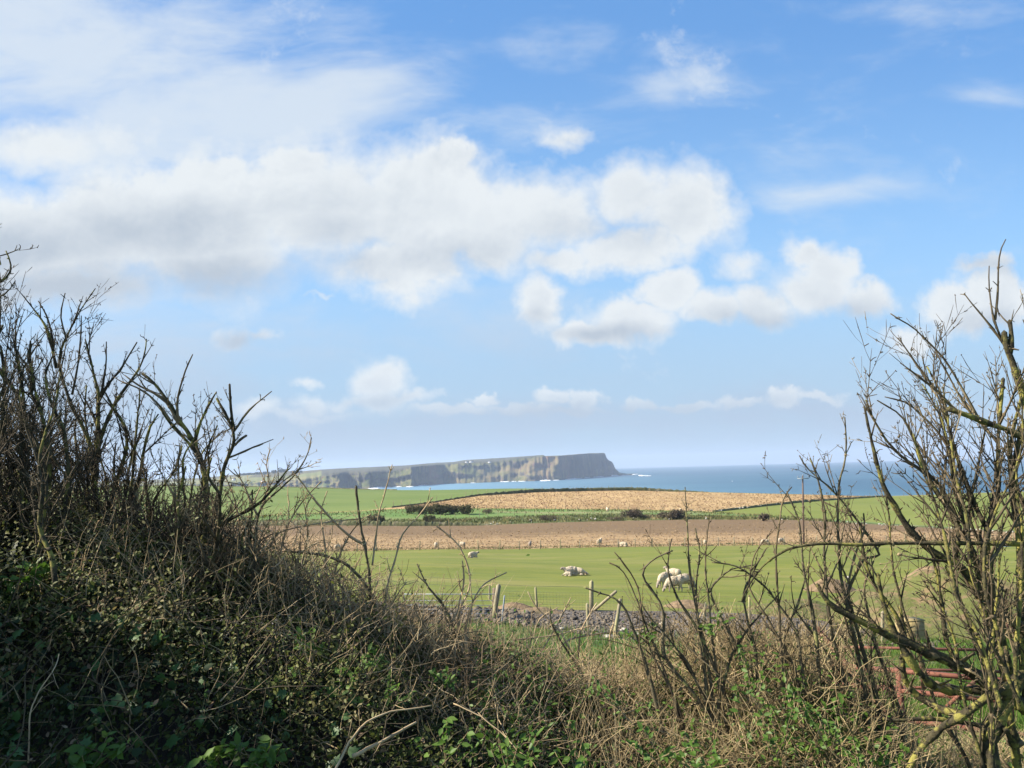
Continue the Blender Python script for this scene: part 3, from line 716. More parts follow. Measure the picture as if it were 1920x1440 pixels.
# utility pole
g = G(1507, 1020); t_ = Vector(pt(1505, 893, g[1])); root = empty('utility_pole', g); tag(root, 'tall dark wooden utility pole with a pale crossarm before the sea', 'utility pole')
H = t_.z-g[2]; dx = t_.x-g[0]
mb = MB(); mb.tube([(0, 0, -.3), (dx*.5, 0, H*.5), (dx, 0, H)], [.15, .13, .11], 8); mb.local = None; mb.build('pole', m_polew, root)
mb = MB(); mb.box((dx, -.12, H-.35), (1.75, .11, .13)); mb.local = None; mb.build('crossarm', m_galv, root)
for s in (-.8, 0, .8):
    mb = MB(); z = H-.28 if s else H
    mb.tube([(dx+s, -.12, z), (dx+s, -.12, z+.12), (dx+s, -.12, z+.16), (dx+s, -.12, z+.32)], [.03, .03, .10, .06], 6); mb.local = None; mb.build('insulator', m_galv, root)

# sheep
m_wool = mat('sheep_wool', [(.38,.31,.215),(.45,.375,.27),(.30,.235,.155)], 3.5, 5, bump=.03, bscale=14)
m_face = mat('sheep_face', [(.20,.165,.13),(.30,.25,.20)], 6, 3)
m_wool2 = mat('grey_wool', [(.30,.25,.20),(.20,.165,.13)], 3.5, 5, bump=.03, bscale=14)
def ell(bm_, c, s, rx=0, n=12):
    M_ = Matrix.Translation(c) @ Matrix.Rotation(rx, 4, 'Y') @ Matrix.Diagonal((*s, 1))
    bmesh.ops.create_uvsphere(bm_, u_segments=n, v_segments=8, radius=1, matrix=M_)
def limb(bm_, a, b, r0, r1):
    a = Vector(a); b = Vector(b); d = b-a
    M_ = Matrix.Translation((a+b)/2) @ d.to_track_quat('Z', 'Y').to_matrix().to_4x4()
    bmesh.ops.create_cone(bm_, cap_ends=True, segments=8, radius1=r0, radius2=r1, depth=d.length, matrix=M_)
def sheep_mesh(pose):
    bm_ = bmesh.new(); lie = pose.startswith('lie'); z = .36 if lie else .62
    ell(bm_, (0, 0, z), (.48, .245, .28)); ell(bm_, (-.28, 0, z+.01), (.27, .25, .27)); ell(bm_, (.26, 0, z+.0), (.24, .22, .25)); ell(bm_, (0, 0, z+.08), (.40, .20, .24))
    if not lie:
        for sx, kx in ((.30, .02), (-.34, -.06)):
            for sy in (-.13, .13):
                ell(bm_, (sx, sy, .45), (.10, .075, .17)); st = .05*(1 if sy > 0 else -1)*(1 if sx > 0 else -1)
                limb(bm_, (sx, sy, .42), (sx+kx+st*.5, sy, .22), .050, .036); limb(bm_, (sx+kx+st*.5, sy, .24), (sx+st, sy, .0), .036, .030)
    else:
        for sy in (-.17, .17):
            ell(bm_, (.30, sy, .12), (.18, .07, .08)); ell(bm_, (-.28, sy*1.2, .13), (.24, .08, .13))
    limb(bm_, (-.50, 0, z+.08), (-.56, 0, z-.20), .05, .03)
    if pose == 'graze':
        limb(bm_, (.36, 0, z+.02), (.60, 0, .30), .17, .10); ell(bm_, (.66, 0, .19), (.085, .075, .15), -.35); H_ = (.60, 0, .27)
    elif pose == 'lie_low':
        limb(bm_, (.36, 0, z), (.62, .05, .26), .16, .10); ell(bm_, (.74, .07, .17), (.16, .075, .08), .25); H_ = (.64, .05, .24)
    else:
        q_ = .14 if lie else 0; limb(bm_, (.34, 0, z+.05), (.55, 0, z+.34-q_), .18, .11); ell(bm_, (.64, 0, z+.34-q_), (.16, .08, .09), .45); H_ = (.56, 0, z+.40-q_)
    for sy in (-1, 1): ell(bm_, (H_[0], sy*.12, H_[2]), (.035, .075, .025), 0, 8)
    me = bpy.data.meshes.new('tmp'); bm_.to_mesh(me); bm_.free()
    o = bpy.data.objects.new('tmp', me); C.objects.link(o)
    md = o.modifiers.new('r', 'REMESH'); md.mode = 'VOXEL'; md.voxel_size = .024; md.use_smooth_shade = True
    sm = o.modifiers.new('s', 'SMOOTH'); sm.iterations = 2
    dg = bpy.context.evaluated_depsgraph_get(); ev = o.evaluated_get(dg)
    out = bpy.data.meshes.new_from_object(ev); bpy.data.objects.remove(o)
    out.materials.clear(); out.materials.append(m_wool); out.materials.append(m_face); n = len(out.vertices)
    co = np.empty(n*3); out.vertices.foreach_get('co', co); co = co.reshape(-1, 3)
    for p in out.polygons:
        c = p.center
        if (not lie and c.z < .30 and c.x < .5) or c.x > H_[0]-.01: p.material_index = 1
    wool = np.array([nz(*(v*14)) for v in co]); mask = (co[:, 2] > .3)*(co[:, 0] < .45)
    nr = np.empty(n*3); out.vertices.foreach_get('normal', nr); co += nr.reshape(-1, 3)*(wool*mask*.018)[:, None]
    out.vertices.foreach_set('co', co.ravel()); return out
SM = {p: sheep_mesh(p) for p in ('stand', 'graze', 'lie', 'lie_low')}
for p in SM: SM[p].name = 'sheep_'+p
def sheep(px, py, pose, yaw, label, s=1., dark=False):
    g = gp(px, py)
    if g is None: return
    o = bpy.data.objects.new('sheep', SM[pose]); C.objects.link(o); o.location = (g.x, g.y, g.z-.01); o.rotation_euler[2] = math.radians(yaw); o.scale = (s, s, s)
    if dark: o.data = SM[pose].copy(); o.data.materials[0] = m_wool2
    # tilt with the ground is left out: the pasture is nearly level
    tag(o, label, 'sheep', 'sheep in the green pasture')
sheep(1070,1079,'lie',195,'large cream sheep lying in the middle of the pasture', 1.15)
sheep(1084,1079,'lie_low',-15,'sheep lying against the right side of the central resting one', 1.0)
sheep(1096,1078,'lie_low',-30,'lamb lying at the right end of the central resting sheep', .5)
sheep(1065,1080.5,'lie_low',170,'lamb tucked low at the left end of the central resting sheep', .6)
sheep(1248,1102,'graze',215,'grazing sheep on the left of the four bunched by the stems', 1.15)
sheep(1264,1090,'stand',150,'sheep at the back of the four bunched by the stems', 1.05)
sheep(1265,1110,'graze',190,'nearest grazing sheep of the bunch by the stems', 1.1)
sheep(1285,1106,'graze',20,'sheep on the right of the bunch with its legs showing', 1.15)
sheep(887,1046,'lie',30,'sheep resting with head up left of centre below the fence', 1.15)
sheep(817,1029,'graze',100,'first sheep by the fence posts on the far left of the line', 1.1)
sheep(866,1028.5,'graze',150,'sheep by the far fence above the resting one', 1.15)
sheep(994,1026.5,'stand',80,'dark fleeced sheep turned away by the far fence', 1.0, True)
sheep(1124,1024,'stand',60,'sheep standing with its head raised by the far fence', 1.2)
sheep(1169,1025,'lie',160,'sheep lying at the far fence right of the standing one', 1.15)
sheep(1322,1023,'graze',80,'sheep half hidden by the stems at the far fence', 1.0)
sheep(1434,1021.5,'graze',170,'left one of the pair grazing near the utility pole', 1.0)
sheep(1465,1020.5,'graze',20,'right one of the pair grazing near the utility pole', 1.1)
sheep(633,1033,'graze',60,'sheep at the far left seen through the bramble twigs', 1.1)
sheep(632+0,1037,'lie',10,'lamb lying just below the far left sheep', .5) if 0 else None
sheep(1139,961,'stand',95,'lone pale sheep at the foot of the stubble field', 1.5)
sheep(1276,958,'lie',95,'pale sheep lying behind the right dark bush', 1.2)
sheep(1296,958.5,'lie',200,'small pale sheep lying right of the dark bush', .9)

# bushes in the distance
m_bush = mat('bush_leaves', [(.050,.058,.018),(.085,.082,.032),(.11,.095,.05)], .9, 4, trans=.15)
m_bushb = mat('bush_twigs', [(.070,.052,.036),(.10,.078,.05)], 1, 3)
def bush(px, py, wpx, hpx, label, n=900, m=m_bush, cat='bush', ls=None, group='dark bushes between the fields', hd=None, twig=True):
    g = hd or gp(px, py); D = g.y; w = wpx*D/F/2; h = hpx*D/F; root = empty('bush', g); tag(root, label, cat, group)
    ls = ls or max(.08, h*.07)
    lob = [(rng.uniform(-.8, .8)*w, rng.uniform(-.4, .4)*w, h*rng.uniform(.4, .62), rng.uniform(.35, .6)) for _ in range(7)]
    P = []
    while len(P) < n:
        lx, ly, lz, lr = lob[rng.integers(7)]; q = rng.normal(0, 1, 3); q /= np.linalg.norm(q); q *= rng.uniform(.3, 1)**.5
        p = np.array([lx+q[0]*lr*w*.9, ly+q[1]*lr*w*.9, lz+q[2]*lr*h*.8])
        if p[2] > 0: P.append(p)
    P = np.array(P); k = len(P); A_ = rng.normal(0, 1, (k, 3)); A_ /= np.linalg.norm(A_, axis=1)[:, None]; B_ = np.cross(A_, rng.normal(0, 1, (k, 3))); B_ /= np.linalg.norm(B_, axis=1)[:, None]
    sz = ls*rng.uniform(.5, 1.4, k)[:, None]; V = np.stack([P-A_*sz, P+B_*sz*.5, P+A_*sz, P-B_*sz*.5], 1).reshape(-1, 3)
    link('foliage', mesh_np('foliage', V, np.arange(k*4).reshape(-1, 4)), m, root)
    if twig:
        mb = MB(); mb.local = None
        for q in range(26):
            x = rng.normal(0, .35)*w; t_ = np.array([x*1.5+rng.normal(0, .15)*w, rng.normal(0, .3)*w, h*rng.uniform(.75, 1.1)]); s_ = np.array([x*.5, 0, -.1]); md = (t_+s_)/2+rng.normal(0, .06, 3)*h
            mb.tube([s_, md, t_], [h*.022, h*.014, h*.006], 4)
        mb.build('stems', m_bushb, root)
for a_ in [(768,963,34,16,'leftmost dark bush of the row under the curving wall'),(790,964,32,17,'dark bush second from the left in the row'),(806,964,26,17,'greener bush in the middle of the row under the wall'),
           (826,964,34,20,'tallest bush of the row under the wall'),(848,964,36,19,'wide dark bush near the right of the row'),(872,964,32,19,'dark bush at the right end of the row'),
           (916,963,22,9,'small brown bush right of the row by the fence'),(706,984,32,20,'round dark bush at the left end of the soil field'),(804,982,26,17,'thin twiggy bush on the bank under the bush row'),
           (822,983,30,12,'low brown scrub on the bank beside the thin bush'),(1028,977,34,12,'low brown bush on the rough bank in the centre'),(1186,972,44,19,'pointed dark bush on the rough bank right of centre'),
           (1214,973,30,9,'low scrub trailing right of the pointed bush'),(1252,973,40,15,'brown bush left of the last one on the bank'),(1270,974,36,19,'dark rounded bush at the right end of the bank'),
           (1432,977,20,16,'lone small bush in the corner of the right meadow'),(1155,976,40,8,'long low scrub left of the pointed bush')]:
    bush(a_[0], a_[1], a_[2], a_[3], a_[4], n=int(500+a_[2]*a_[3]*1.6), m=m_bush if a_[0] < 900 else m_bushb)
# cottages and trees on the headland
m_wh = mat('white_render', [(.74,.73,.70),(.66,.65,.62)], .1, 2); m_sl = mat('slate', [(.10,.10,.11),(.14,.14,.15)], .2, 2); m_dk = mat('window_glass', [(.03,.035,.04),(.05,.055,.06)], 1, 1, rough=.2)
def cottage(px, py, w, label, yaw=0):
    g = hp(px, py)
    if g is None: return
    root = empty('cottage', (g.x, g.y, g.z-1), yaw); tag(root, label, 'cottage', 'white cottages on the far headland'); h = 5.5; d = 8
    mb = MB(); mb.box((0, 0, h/2), (w, d, h)); mb.local = None; mb.build('wall', m_wh, root)
    mb = MB(); V = [(-w/2-.3,-d/2-.4,h),(w/2+.3,-d/2-.4,h),(w/2+.3,d/2+.4,h),(-w/2-.3,d/2+.4,h),(-w/2-.3,0,h+3.6),(w/2+.3,0,h+3.6)]
    mb.add(V, [(0,1,5,4),(2,3,4,5),(3,2,1,0)], [(0,4,3),(1,2,5)]); mb.local = None; rf = mb.build('roof', m_sl, root)
    for s in (-.42, .42):
        mb = MB(); mb.box((s*w, 0, h+4.), (.9, .9, 1.8)); mb.local = None; mb.build('chimney', m_wh, rf)
    for k in range(3):
        mb = MB(); mb.box(((k-1)*w*.3, -d/2-.05, h*.5), (1.1, .1, 1.4)); mb.local = None; mb.build('window', m_dk, root)
cottage(875, 868, 13, 'left white cottage of the pair on the headland slope'); cottage(884, 867.5, 19, 'longer white cottage of the pair on the headland slope', .2)
cottage(918, 868, 15, 'single white cottage right of the pair on the headland'); cottage(492, 905, 9, 'small white cottage low on the far left hillside'); cottage(526, 904, 13, 'white farmhouse on the left hillside under the trees', .3)
cottage(438, 901, 9, 'white cottage farthest left behind the bare branches')
m_ft = mat('distant_trees', [(.03,.045,.02),(.05,.06,.03)], .05, 3)
for (px, py, w, h) in [(470,889,16,4),(486,888,14,4),(500,888,16,5),(516,886,14,6),(527,884.5,10,7),(535,884,10,6),(548,885.5,14,5),(562,885,12,4),(456,890,12,4)]:
    g = hp(px, py+1.5)
    if g: bush(px, py, w, h, {470:'low dark copse second from the left on the far ridge',486:'dark copse third from the left on the far ridge',500:'dark clump of trees left of the taller ones on the ridge',516:'dark trees just left of the tallest on the ridge',527:'tallest clump of trees on the far left ridge',535:'rounded clump right of the tallest trees on the ridge',548:'wider low clump of trees right of the tall ones',562:'last low clump of trees at the right on the ridge',456:'first low copse at the left on the far ridge'}[px], n=260, m=m_ft, cat='trees', group='clumps of trees on the far ridge', hd=g, ls=3.5, twig=False)
# boats
def boat(px, py, L, label, yaw):
    g = seapt(px, py); root = empty('boat', (g[0], g[1], 0), yaw); tag(root, label, 'boat', 'small white boats on the sea')
    mb = MB(); V = []; ns = 9
    for q in range(ns):
        s = q/(ns-1); wd = L*.16*math.sin(min(1, (s+.22)*.95)*math.pi*.98)**.6 if q < ns-1 else .02; x = (s-.5)*L; hh = L*(.10+.07*s*s)
        V += [(x, -wd, hh), (x, -wd*.8, hh*.3), (x, 0, -L*.03), (x, wd*.8, hh*.3), (x, wd, hh)]
    Q = [(q*5+k, q*5+k+1, q*5+5+k+1, q*5+5+k) for q in range(ns-1) for k in range(4)] + [(q*5, q*5+5, q*5+9, q*5+4) for q in range(ns-1)]
    mb.add(V, Q, [(0, 4, 1), (1, 4, 3), (1, 3, 2)]); mb.local = None; mb.build('hull', m_wh, root)
    mb = MB(); mb.box((-.05*L, 0, L*.20), (L*.32, L*.2, L*.2)); mb.box((-.05*L, 0, L*.31), (L*.36, L*.23, L*.02)); mb.local = None; cb_ = mb.build('cabin', m_wh, root)
    mb = MB(); mb.box((L*.112, 0, L*.23), (.04, L*.16, L*.07)); mb.local = None; mb.build('window', m_dk, cb_)
    mb = MB(); mb.tube([(-.05*L, 0, L*.3), (-.05*L, 0, L*.55)], L*.012, 5); mb.local = None; mb.build('mast', m_wh, root)
boat(1067, 899.5, 13, 'white boat close under the headland surf', .6); boat(1373, 903, 8, 'small white boat alone on the open sea at right', 1.2)
#PART3
# ------------------------------------------------------------------ foreground shrubs
def lichen(t, co, c):
    n = t.noise(co, 17., 5, .65); n2 = t.noise(co, 3.0, 3, .6)
    f = t.math('MULTIPLY', t.ss(n, .46, .56), t.ss(n2, .38, .56))
    return t.mix(f, c, (.225, .205, .05))
def lichen2(t, co, c):
    n = t.noise(co, 26., 4, .65); return t.mix(t.ss(n, .56, .64, 0, .7), c, (.30, .29, .10))
m_bark = mat('mossy_bark', [(.022,.018,.011),(.070,.060,.030)], 26, 6, bump=.008, bscale=90, extra=lichen)
m_bark2 = mat('grey_green_bark', [(.050,.042,.026),(.125,.105,.062)], 22, 6, bump=.003, bscale=90, extra=lichen2)
m_twig = mat('brown_twigs', [(.095,.070,.036),(.21,.16,.085),(.34,.265,.15)], 9, 4)
m_twigp = mat('pale_dry_twigs', [(.29,.21,.115),(.42,.33,.20),(.15,.105,.06)], 7, 4)
m_twigm = mat('olive_twigs', [(.045,.034,.020),(.115,.088,.050),(.23,.18,.10)], 9, 4)
m_twigd = mat('dark_twigs', [(.036,.028,.017),(.085,.068,.040)], 9, 4)
def nrm(v): return v/(np.linalg.norm(v)+1e-9)
def walk(p, d, L, n, wob, up):
    P = [p]; d = nrm(d); s = L/n
    for k in range(n):
        d = nrm(d+rng.normal(0, wob, 3)+np.array([0, 0, up])); P.append(P[-1]+d*s)
    return np.array(P)
def smooth_path(pts_, n):
    P = np.array(pts_, float); L = np.r_[0, np.cumsum(np.linalg.norm(np.diff(P, axis=0), axis=1))]; t = np.linspace(0, L[-1], n)
    Q = np.stack([np.interp(t, L, P[:, k]) for k in range(3)], 1)
    if n > 4: Q[1:-1] = .25*Q[:-2]+.5*Q[1:-1]+.25*Q[2:]
    return Q
def knot(mb, p, r, n=3):
    """a knuckle with short spurs"""
    d = nrm(rng.normal(0, 1, 3)); mb.tube([p-d*r*1.3, p-d*r*.5, p+d*r*.5, p+d*r*1.3], [r*.5, r*1.05, r*1.05, r*.5], 4)
    for _ in range(n):
        d = nrm(rng.normal(0, 1, 3)+[0, 0, .4]); mb.tube([p, p+d*r*rng.uniform(1.8, 4.5)], [r*.45, r*.2], 3)
CNT = [0]
def shoots(mb, path, r0, r1, L, sp, lev, wob=.10, up=.05, ang=(30, 60), spur=.6, kn=.8, s0=.12, sides=4, decay=.55, outr=.0017):
    seg = np.linalg.norm(np.diff(path, axis=0), axis=1); cl = np.r_[0, np.cumsum(seg)]; tot = cl[-1]
    s = tot*s0+rng.uniform(0, sp)
    ax0 = nrm(rng.normal(0, 1, 3))
    while s < tot*.98:
        f = s/tot; k = min(len(path)-2, int(np.searchsorted(cl, s)-1)); k = max(k, 0)
        p = path[k]+(path[k+1]-path[k])*((s-cl[k])/(seg[k]+1e-9)); T = nrm(path[k+1]-path[k]); r = r0+(r1-r0)*f
        ax = nrm(np.cross(T, ax0+rng.normal(0, .35, 3)))
        for sg in ((1, -1) if rng.random() < .62 else (1,) if rng.random() < .5 else (-1,)):
            if rng.random() < spur:
                l = rng.uniform(.005, .019); d = nrm(T*.7+ax*sg+rng.normal(0, .25, 3)); e_ = p+d*(r+l)
                mb.tube([p, e_], [max(.0022, r*.45), .0019], 3)
                if rng.random() < .45: mb.tube([e_, e_+nrm(d+rng.normal(0, .7, 3))*.012], [.002, .0012], 3)
                continue
            a_ = math.radians(rng.uniform(*ang)); d = nrm(T*math.cos(a_)+ax*sg*math.sin(a_)+[0, 0, .15])
            l = L*rng.choice([rng.uniform(.25, .6), rng.uniform(.7, 1.35)])*(1-.4*f); rr = min(r*.62, max(outr, .0042*l/.3+.0012)); n = max(3, int(l/.045))
            P = walk(p, d, l, n, wob, up)
            R = np.linspace(rr, max(outr*.7, rr*.35), n+1); kk = rng.random(n+1) < .33; R = R*np.where(kk, 1.5, 1.); R[-1] *= .6
            mb.tube(P, R, sides); CNT[0] += 1
            for kq in range(1, n+1):
                if rng.random() < .30*kn:
                    rk = max(rr*1.5, .0028); dd = nrm(rng.normal(0, 1, 3)); mb.tube([P[kq]-dd*rk, P[kq], P[kq]+dd*rk], [rk*.4, rk, rk*.4], 4)
                    for _q in range(rng.integers(0, 3)):
                        dd = nrm(P[kq]-P[kq-1]+rng.normal(0, .9, 3)*.045); dd = nrm(dd+rng.normal(0, .7, 3)); mb.tube([P[kq], P[kq]+dd*rng.uniform(.006, .014)], [.0019, .0012], 3)
            if lev > 0: shoots(mb, P, rr, rr*.4, L*decay, sp*(.80 if lev > 1 else 1.0), lev-1, wob, up, ang, spur, kn, .2, 3, decay, outr)
        if rng.random() < kn*.35: knot(mb, p, r*1.25 if r > .004 else r*1.5, 2)
        ax0 = nrm(np.cross(T, ax0)+rng.normal(0, .3, 3)); s += sp*rng.uniform(.6, 1.5)
def shrub(label, cat, name, limbs, tw, mL, mT, D0, group=None, base=None):
    """limbs: (points [(px,py[,dD])...], r0 px, r1 px, shoot length m, spacing m, levels)"""
    p0 = np.array(pt(*limbs[0][0][0][:2], D0)); p0[2] = gz(p0[0], p0[1]) if base is None else base
    root = empty(name, p0); tag(root, label, cat, group); T = MB(); T.local = p0
    for lb in limbs:
        pts_, r0, r1, L, sp, lev = lb[:6]; kw = dict(tw); kw.update(lb[6] if len(lb) > 6 else {})
        W_ = [pt(q[0], q[1], D0+(q[2] if len(q) > 2 else 0)) for q in pts_]
        n = max(5, int(sum(np.linalg.norm(np.array(W_[k+1])-W_[k]) for k in range(len(W_)-1))/.035)); P = smooth_path(W_, n)
        P += np.cumsum(rng.normal(0, .0022, P.shape), axis=0)*np.linspace(0, 1, n)[:, None]*.7
        R = np.linspace(r0, r1, n)*(.86 if r0 > 5 else 1)*D0/F; R = R*(1+.16*np.array([nz(k*.5, r0, 2.)*2 for k in range(n)])); R = np.where(rng.random(n) < .22, R*1.28, R)
        mb = MB(); mb.local = p0; big = r0 > 3.2
        mb.tube(P, R, 9 if r0 > 7 else 7 if big else 5)
        if big:
            for k in range(2, n-1):
                if rng.random() < .30: knot(mb, P[k]+rng.normal(0, 1, 3)*R[k]*.6, max(.0035, R[k]*.42), 3)
        mb.build('limb' if big else 'stem', mL if big else (mT if isinstance(mT, bpy.types.Material) else mT), root, smooth=big)
        if L > 0: shoots(T, P, R[0], R[-1], L, sp, lev, **kw)
    o = T.build('twigs', mT, root); o['kind'] = 'stuff'
    return root
def fan(n, x0, x1, y0, X0, X1, Y0, Y1, r0, L, sp, lev=2, dd=.25):
    out = []
    for _ in range(n):
        f = rng.random(); a_ = np.array([x0+(x1-x0)*f, y0]); b_ = np.array([X0+(X1-X0)*np.clip(f+rng.normal(0, .16), 0, 1), rng.uniform(Y0, Y1)])
        nrm_ = np.array([-(b_-a_)[1], (b_-a_)[0]])*rng.normal(0, .10); d0 = rng.normal(0, dd); d1 = d0+rng.normal(0, .12)
        P = [tuple(a_*(1-t_)+b_*t_+nrm_*math.sin(math.pi*t_)+rng.normal(0, 7, 2)*(0 < t_ < 1))+(d0*(1-t_)+d1*t_,) for t_ in np.linspace(0, 1, 8)]
        out.append((P, r0*rng.uniform(.7, 1.2), 1.3, L, sp, lev))
    return out
# ---- right tree
TR = dict(wob=.055, up=.055, spur=.38, kn=.6, ang=(18, 50), decay=.6)
shrub('gnarled lichen-covered leafless tree filling the right edge', 'tree', 'bare_tree', [
 ([(1880,1560),(1862,1440),(1850,1395),(1868,1352),(1890,1325),(1900,1290),(1918,1270)], 19, 13, .12, .10, 1),
 ([(1925,1330),(1900,1305),(1865,1288),(1825,1262),(1790,1243),(1740,1226),(1700,1207),(1655,1190),(1612,1167),(1575,1150),(1548,1132),(1534,1100)], 16, 4.5, .30, .075, 2),
 ([(1900,1285,-.05),(1880,1284,-.08),(1862,1300,-.1),(1832,1322,-.1),(1800,1346,-.1),(1765,1364,-.05),(1738,1392,0),(1718,1415),(1700,1460)], 9, 6, .14, .09, 1),
 ([(1875,1305,.05),(1840,1292,.06),(1800,1296,.06),(1752,1288,.05),(1730,1268),(1710,1243),(1692,1212),(1668,1165),(1655,1120),(1648,1080)], 11, 3.5, .26, .08, 2),
 ([(1810,1340),(1765,1332,.1),(1728,1312,.12),(1706,1292,.12),(1694,1262,.1),(1692,1225,.1),(1702,1190,.1),(1690,1140,.1)], 8, 3.5, .2, .08, 1),
 ([(1875,1365,.1),(1845,1362,.1),(1800,1352,.1),(1755,1346,.1),(1710,1350,.1),(1660,1349,.1)], 6, 3.2, .16, .09, 1),
 ([(1890,1330,.1),(1900,1380,.12),(1905,1430,.15),(1915,1500,.15)], 8, 10, .1, .12, 0),
 ([(1940,1195),(1900,1165),(1868,1142),(1842,1118),(1812,1068),(1780,1050),(1750,1036),(1722,1010),(1700,985),(1680,948),(1662,922),(1650,890),(1644,855),(1636,815),(1622,752)], 12, 1.8, .34, .07, 2),
 ([(1935,1330,.1),(1918,1250,.1),(1914,1180,.1),(1913,1090,.1),(1911,1000,.1),(1900,940,.08),(1893,900,.05),(1905,850),(1915,800)], 10, 5, .3, .07, 2),
 ([(1880,1210),(1866,1150),(1857,1085),(1850,1020),(1850,985),(1868,948),(1872,905),(1871,860),(1872,800),(1878,750),(1880,700)], 7.5, 3, .34, .065, 2),
 ([(1850,990,.02),(1828,948,.05),(1812,905,.06),(1796,860,.08),(1782,815,.1),(1772,775,.1),(1762,728,.12),(1740,690,.15)], 5.5, 1.5, .34, .06, 2),
 ([(1790,1045,.1),(1800,1000,.1),(1790,960,.12),(1760,905,.12),(1742,890,.12),(1715,875,.12),(1695,862,.12),(1665,830,.12),(1640,790,.12),(1626,750,.12)], 6, 1.4, .28, .06, 2),
 ([(1940,835,-.1),(1905,812,-.1),(1872,800,-.1),(1830,784,-.1),(1795,770,-.1),(1782,765,-.1)], 6.5, 5.5, .25, .08, 1),
 ([(1960,900),(1935,790,-.05),(1915,725,-.05),(1900,680,-.05),(1888,648,-.05),(1886,625,-.05)], 7.5, 6, .28, .07, 1),
 ([(1893,665,-.05),(1896,635,-.05),(1895,603,-.05)], 6, 5, .2, .06, 1),
 ([(1866,600),(1872,540),(1872,500),(1877,470),(1890,448)], 2.4, .9, .05, .1, 0),
 ([(1880,640),(1862,600),(1856,545),(1857,500)], 2.2, .9, .05, .1, 0),
 ([(1885,650),(1850,600),(1825,570),(1808,545)], 2.4, 1., .07, .1, 0),
 ([(1835,785),(1790,705),(1765,665),(1748,650),(1715,615),(1668,587)], 2.6, 1.0, .05, .12, 0),
 ([(1830,790,.03),(1800,745,.03),(1775,700,.03),(1752,660,.03)], 2.2, 1.2, .05, .12, 0),
 ([(1800,775),(1775,755),(1740,712),(1708,670),(1680,634)], 2.8, 1.0, .10, .1, 0),
 ([(1790,768),(1768,745),(1735,715),(1708,700),(1690,687)], 2.8, 1.0, .08, .1, 0),
 ([(1790,860,.1),(1760,810,.1),(1740,790,.1),(1718,770,.1),(1705,755,.1),(1660,745,.1)], 3, 1.1, .22, .07, 1),
 ([(1800,980),(1745,905),(1722,840),(1702,788),(1680,768),(1648,752)], 3.4, 1.1, .2, .07, 1),
 ([(1855,1100,.1),(1810,1000,.1),(1790,900,.1),(1772,820,.1),(1768,790,.1),(1730,720,.1)], 4, 1.3, .28, .06, 2),
 ([(1930,1020,-.1),(1800,1019,-.1),(1720,1020,-.1),(1650,1022,-.1),(1600,1027,-.1),(1555,1024,-.1),(1515,1027,-.1),(1478,1036,-.1),(1445,1060,-.1),(1415,1100,-.1),(1400,1135,-.1)], 4.5, 1.3, .10, .12, 1),
 ([(1920,700),(1935,640),(1920,600)], 3, 1, .2, .07, 1), ([(1925,960,.1),(1890,880,.1),(1900,790,.1),(1925,700,.1)], 5, 2, .3, .06, 2),
 ([(1700,1205,.05),(1680,1150,.05),(1640,1100,.05),(1620,1050,.05),(1612,990,.05)], 4.5, 1.4, .22, .07, 2),
 ([(1790,1240,.05),(1770,1190,.05),(1770,1150,.05),(1760,1080,.05),(1745,1020,.05)], 5, 1.8, .24, .07, 2),
 ([(1860,1280,.05),(1835,1220,.05),(1820,1170,.05),(1800,1120,.05),(1775,1060,.05)], 5, 1.8, .24, .07, 2),
 ([(1905,1300,.1),(1890,1230,.1),(1880,1170,.1),(1890,1100,.1)], 5, 2, .24, .07, 2),
] + fan(3, 1780, 1900, 1500, 1600, 1900, 880, 1060, 4.4, .24, .065) + fan(7, 1868, 1922, 1330, 1700, 1925, 690, 850, 4.4, .26, .065), TR, m_bark, m_twigm, 3.05)
# ---- stems left of the tree
shrub('upright leafless shrub just left of the lichened tree', 'shrub', 'bare_shrub', [
 ([(1620,1500),(1600,1330),(1560,1200),(1545,1110),(1541,1030),(1543,960),(1530,895),(1510,850)], 5.5, 1.2, .26, .07, 2),
 ([(1640,1480),(1625,1300),(1600,1180),(1578,1080),(1573,980),(1576,910),(1590,860),(1592,820),(1588,782)], 5, 1.1, .26, .07, 2),
 ([(1660,1500),(1650,1330),(1610,1180),(1590,1110),(1625,1040),(1660,1040),(1635,1000),(1600,952),(1560,905),(1520,872),(1510,850)], 5, 1.1, .22, .07, 2),
 ([(1560,1480),(1540,1330),(1530,1220),(1520,1150),(1500,1060),(1495,985),(1470,925)], 4.5, 1.1, .25, .07, 2),
 ([(1475,1400),(1468,1280),(1462,1180),(1456,1100),(1452,1040),(1458,980),(1464,935),(1482,912)], 3.2, 1.0, .12, .09, 1),
 ([(1590,1095),(1598,1060),(1606,1030),(1625,992),(1621,962)], 2.2, 1.4, .0, .1, 0),
 ([(1700,1500),(1690,1340),(1640,1200),(1620,1100),(1640,1050)], 4.5, 1.3, .25, .07, 2),
 ([(1500,1450),(1510,1300),(1495,1180),(1440,1100),(1385,1060),(1335,1055)], 3.6, 1.1, .18, .08, 1),
 ([(1520,1400),(1490,1250),(1440,1160),(1400,1100),(1410,1040),(1430,1010)], 3, 1.1, .18, .08, 1),
], dict(wob=.055, up=.05, spur=.36, ang=(18, 50)), m_bark2, m_twigm, 3.5)
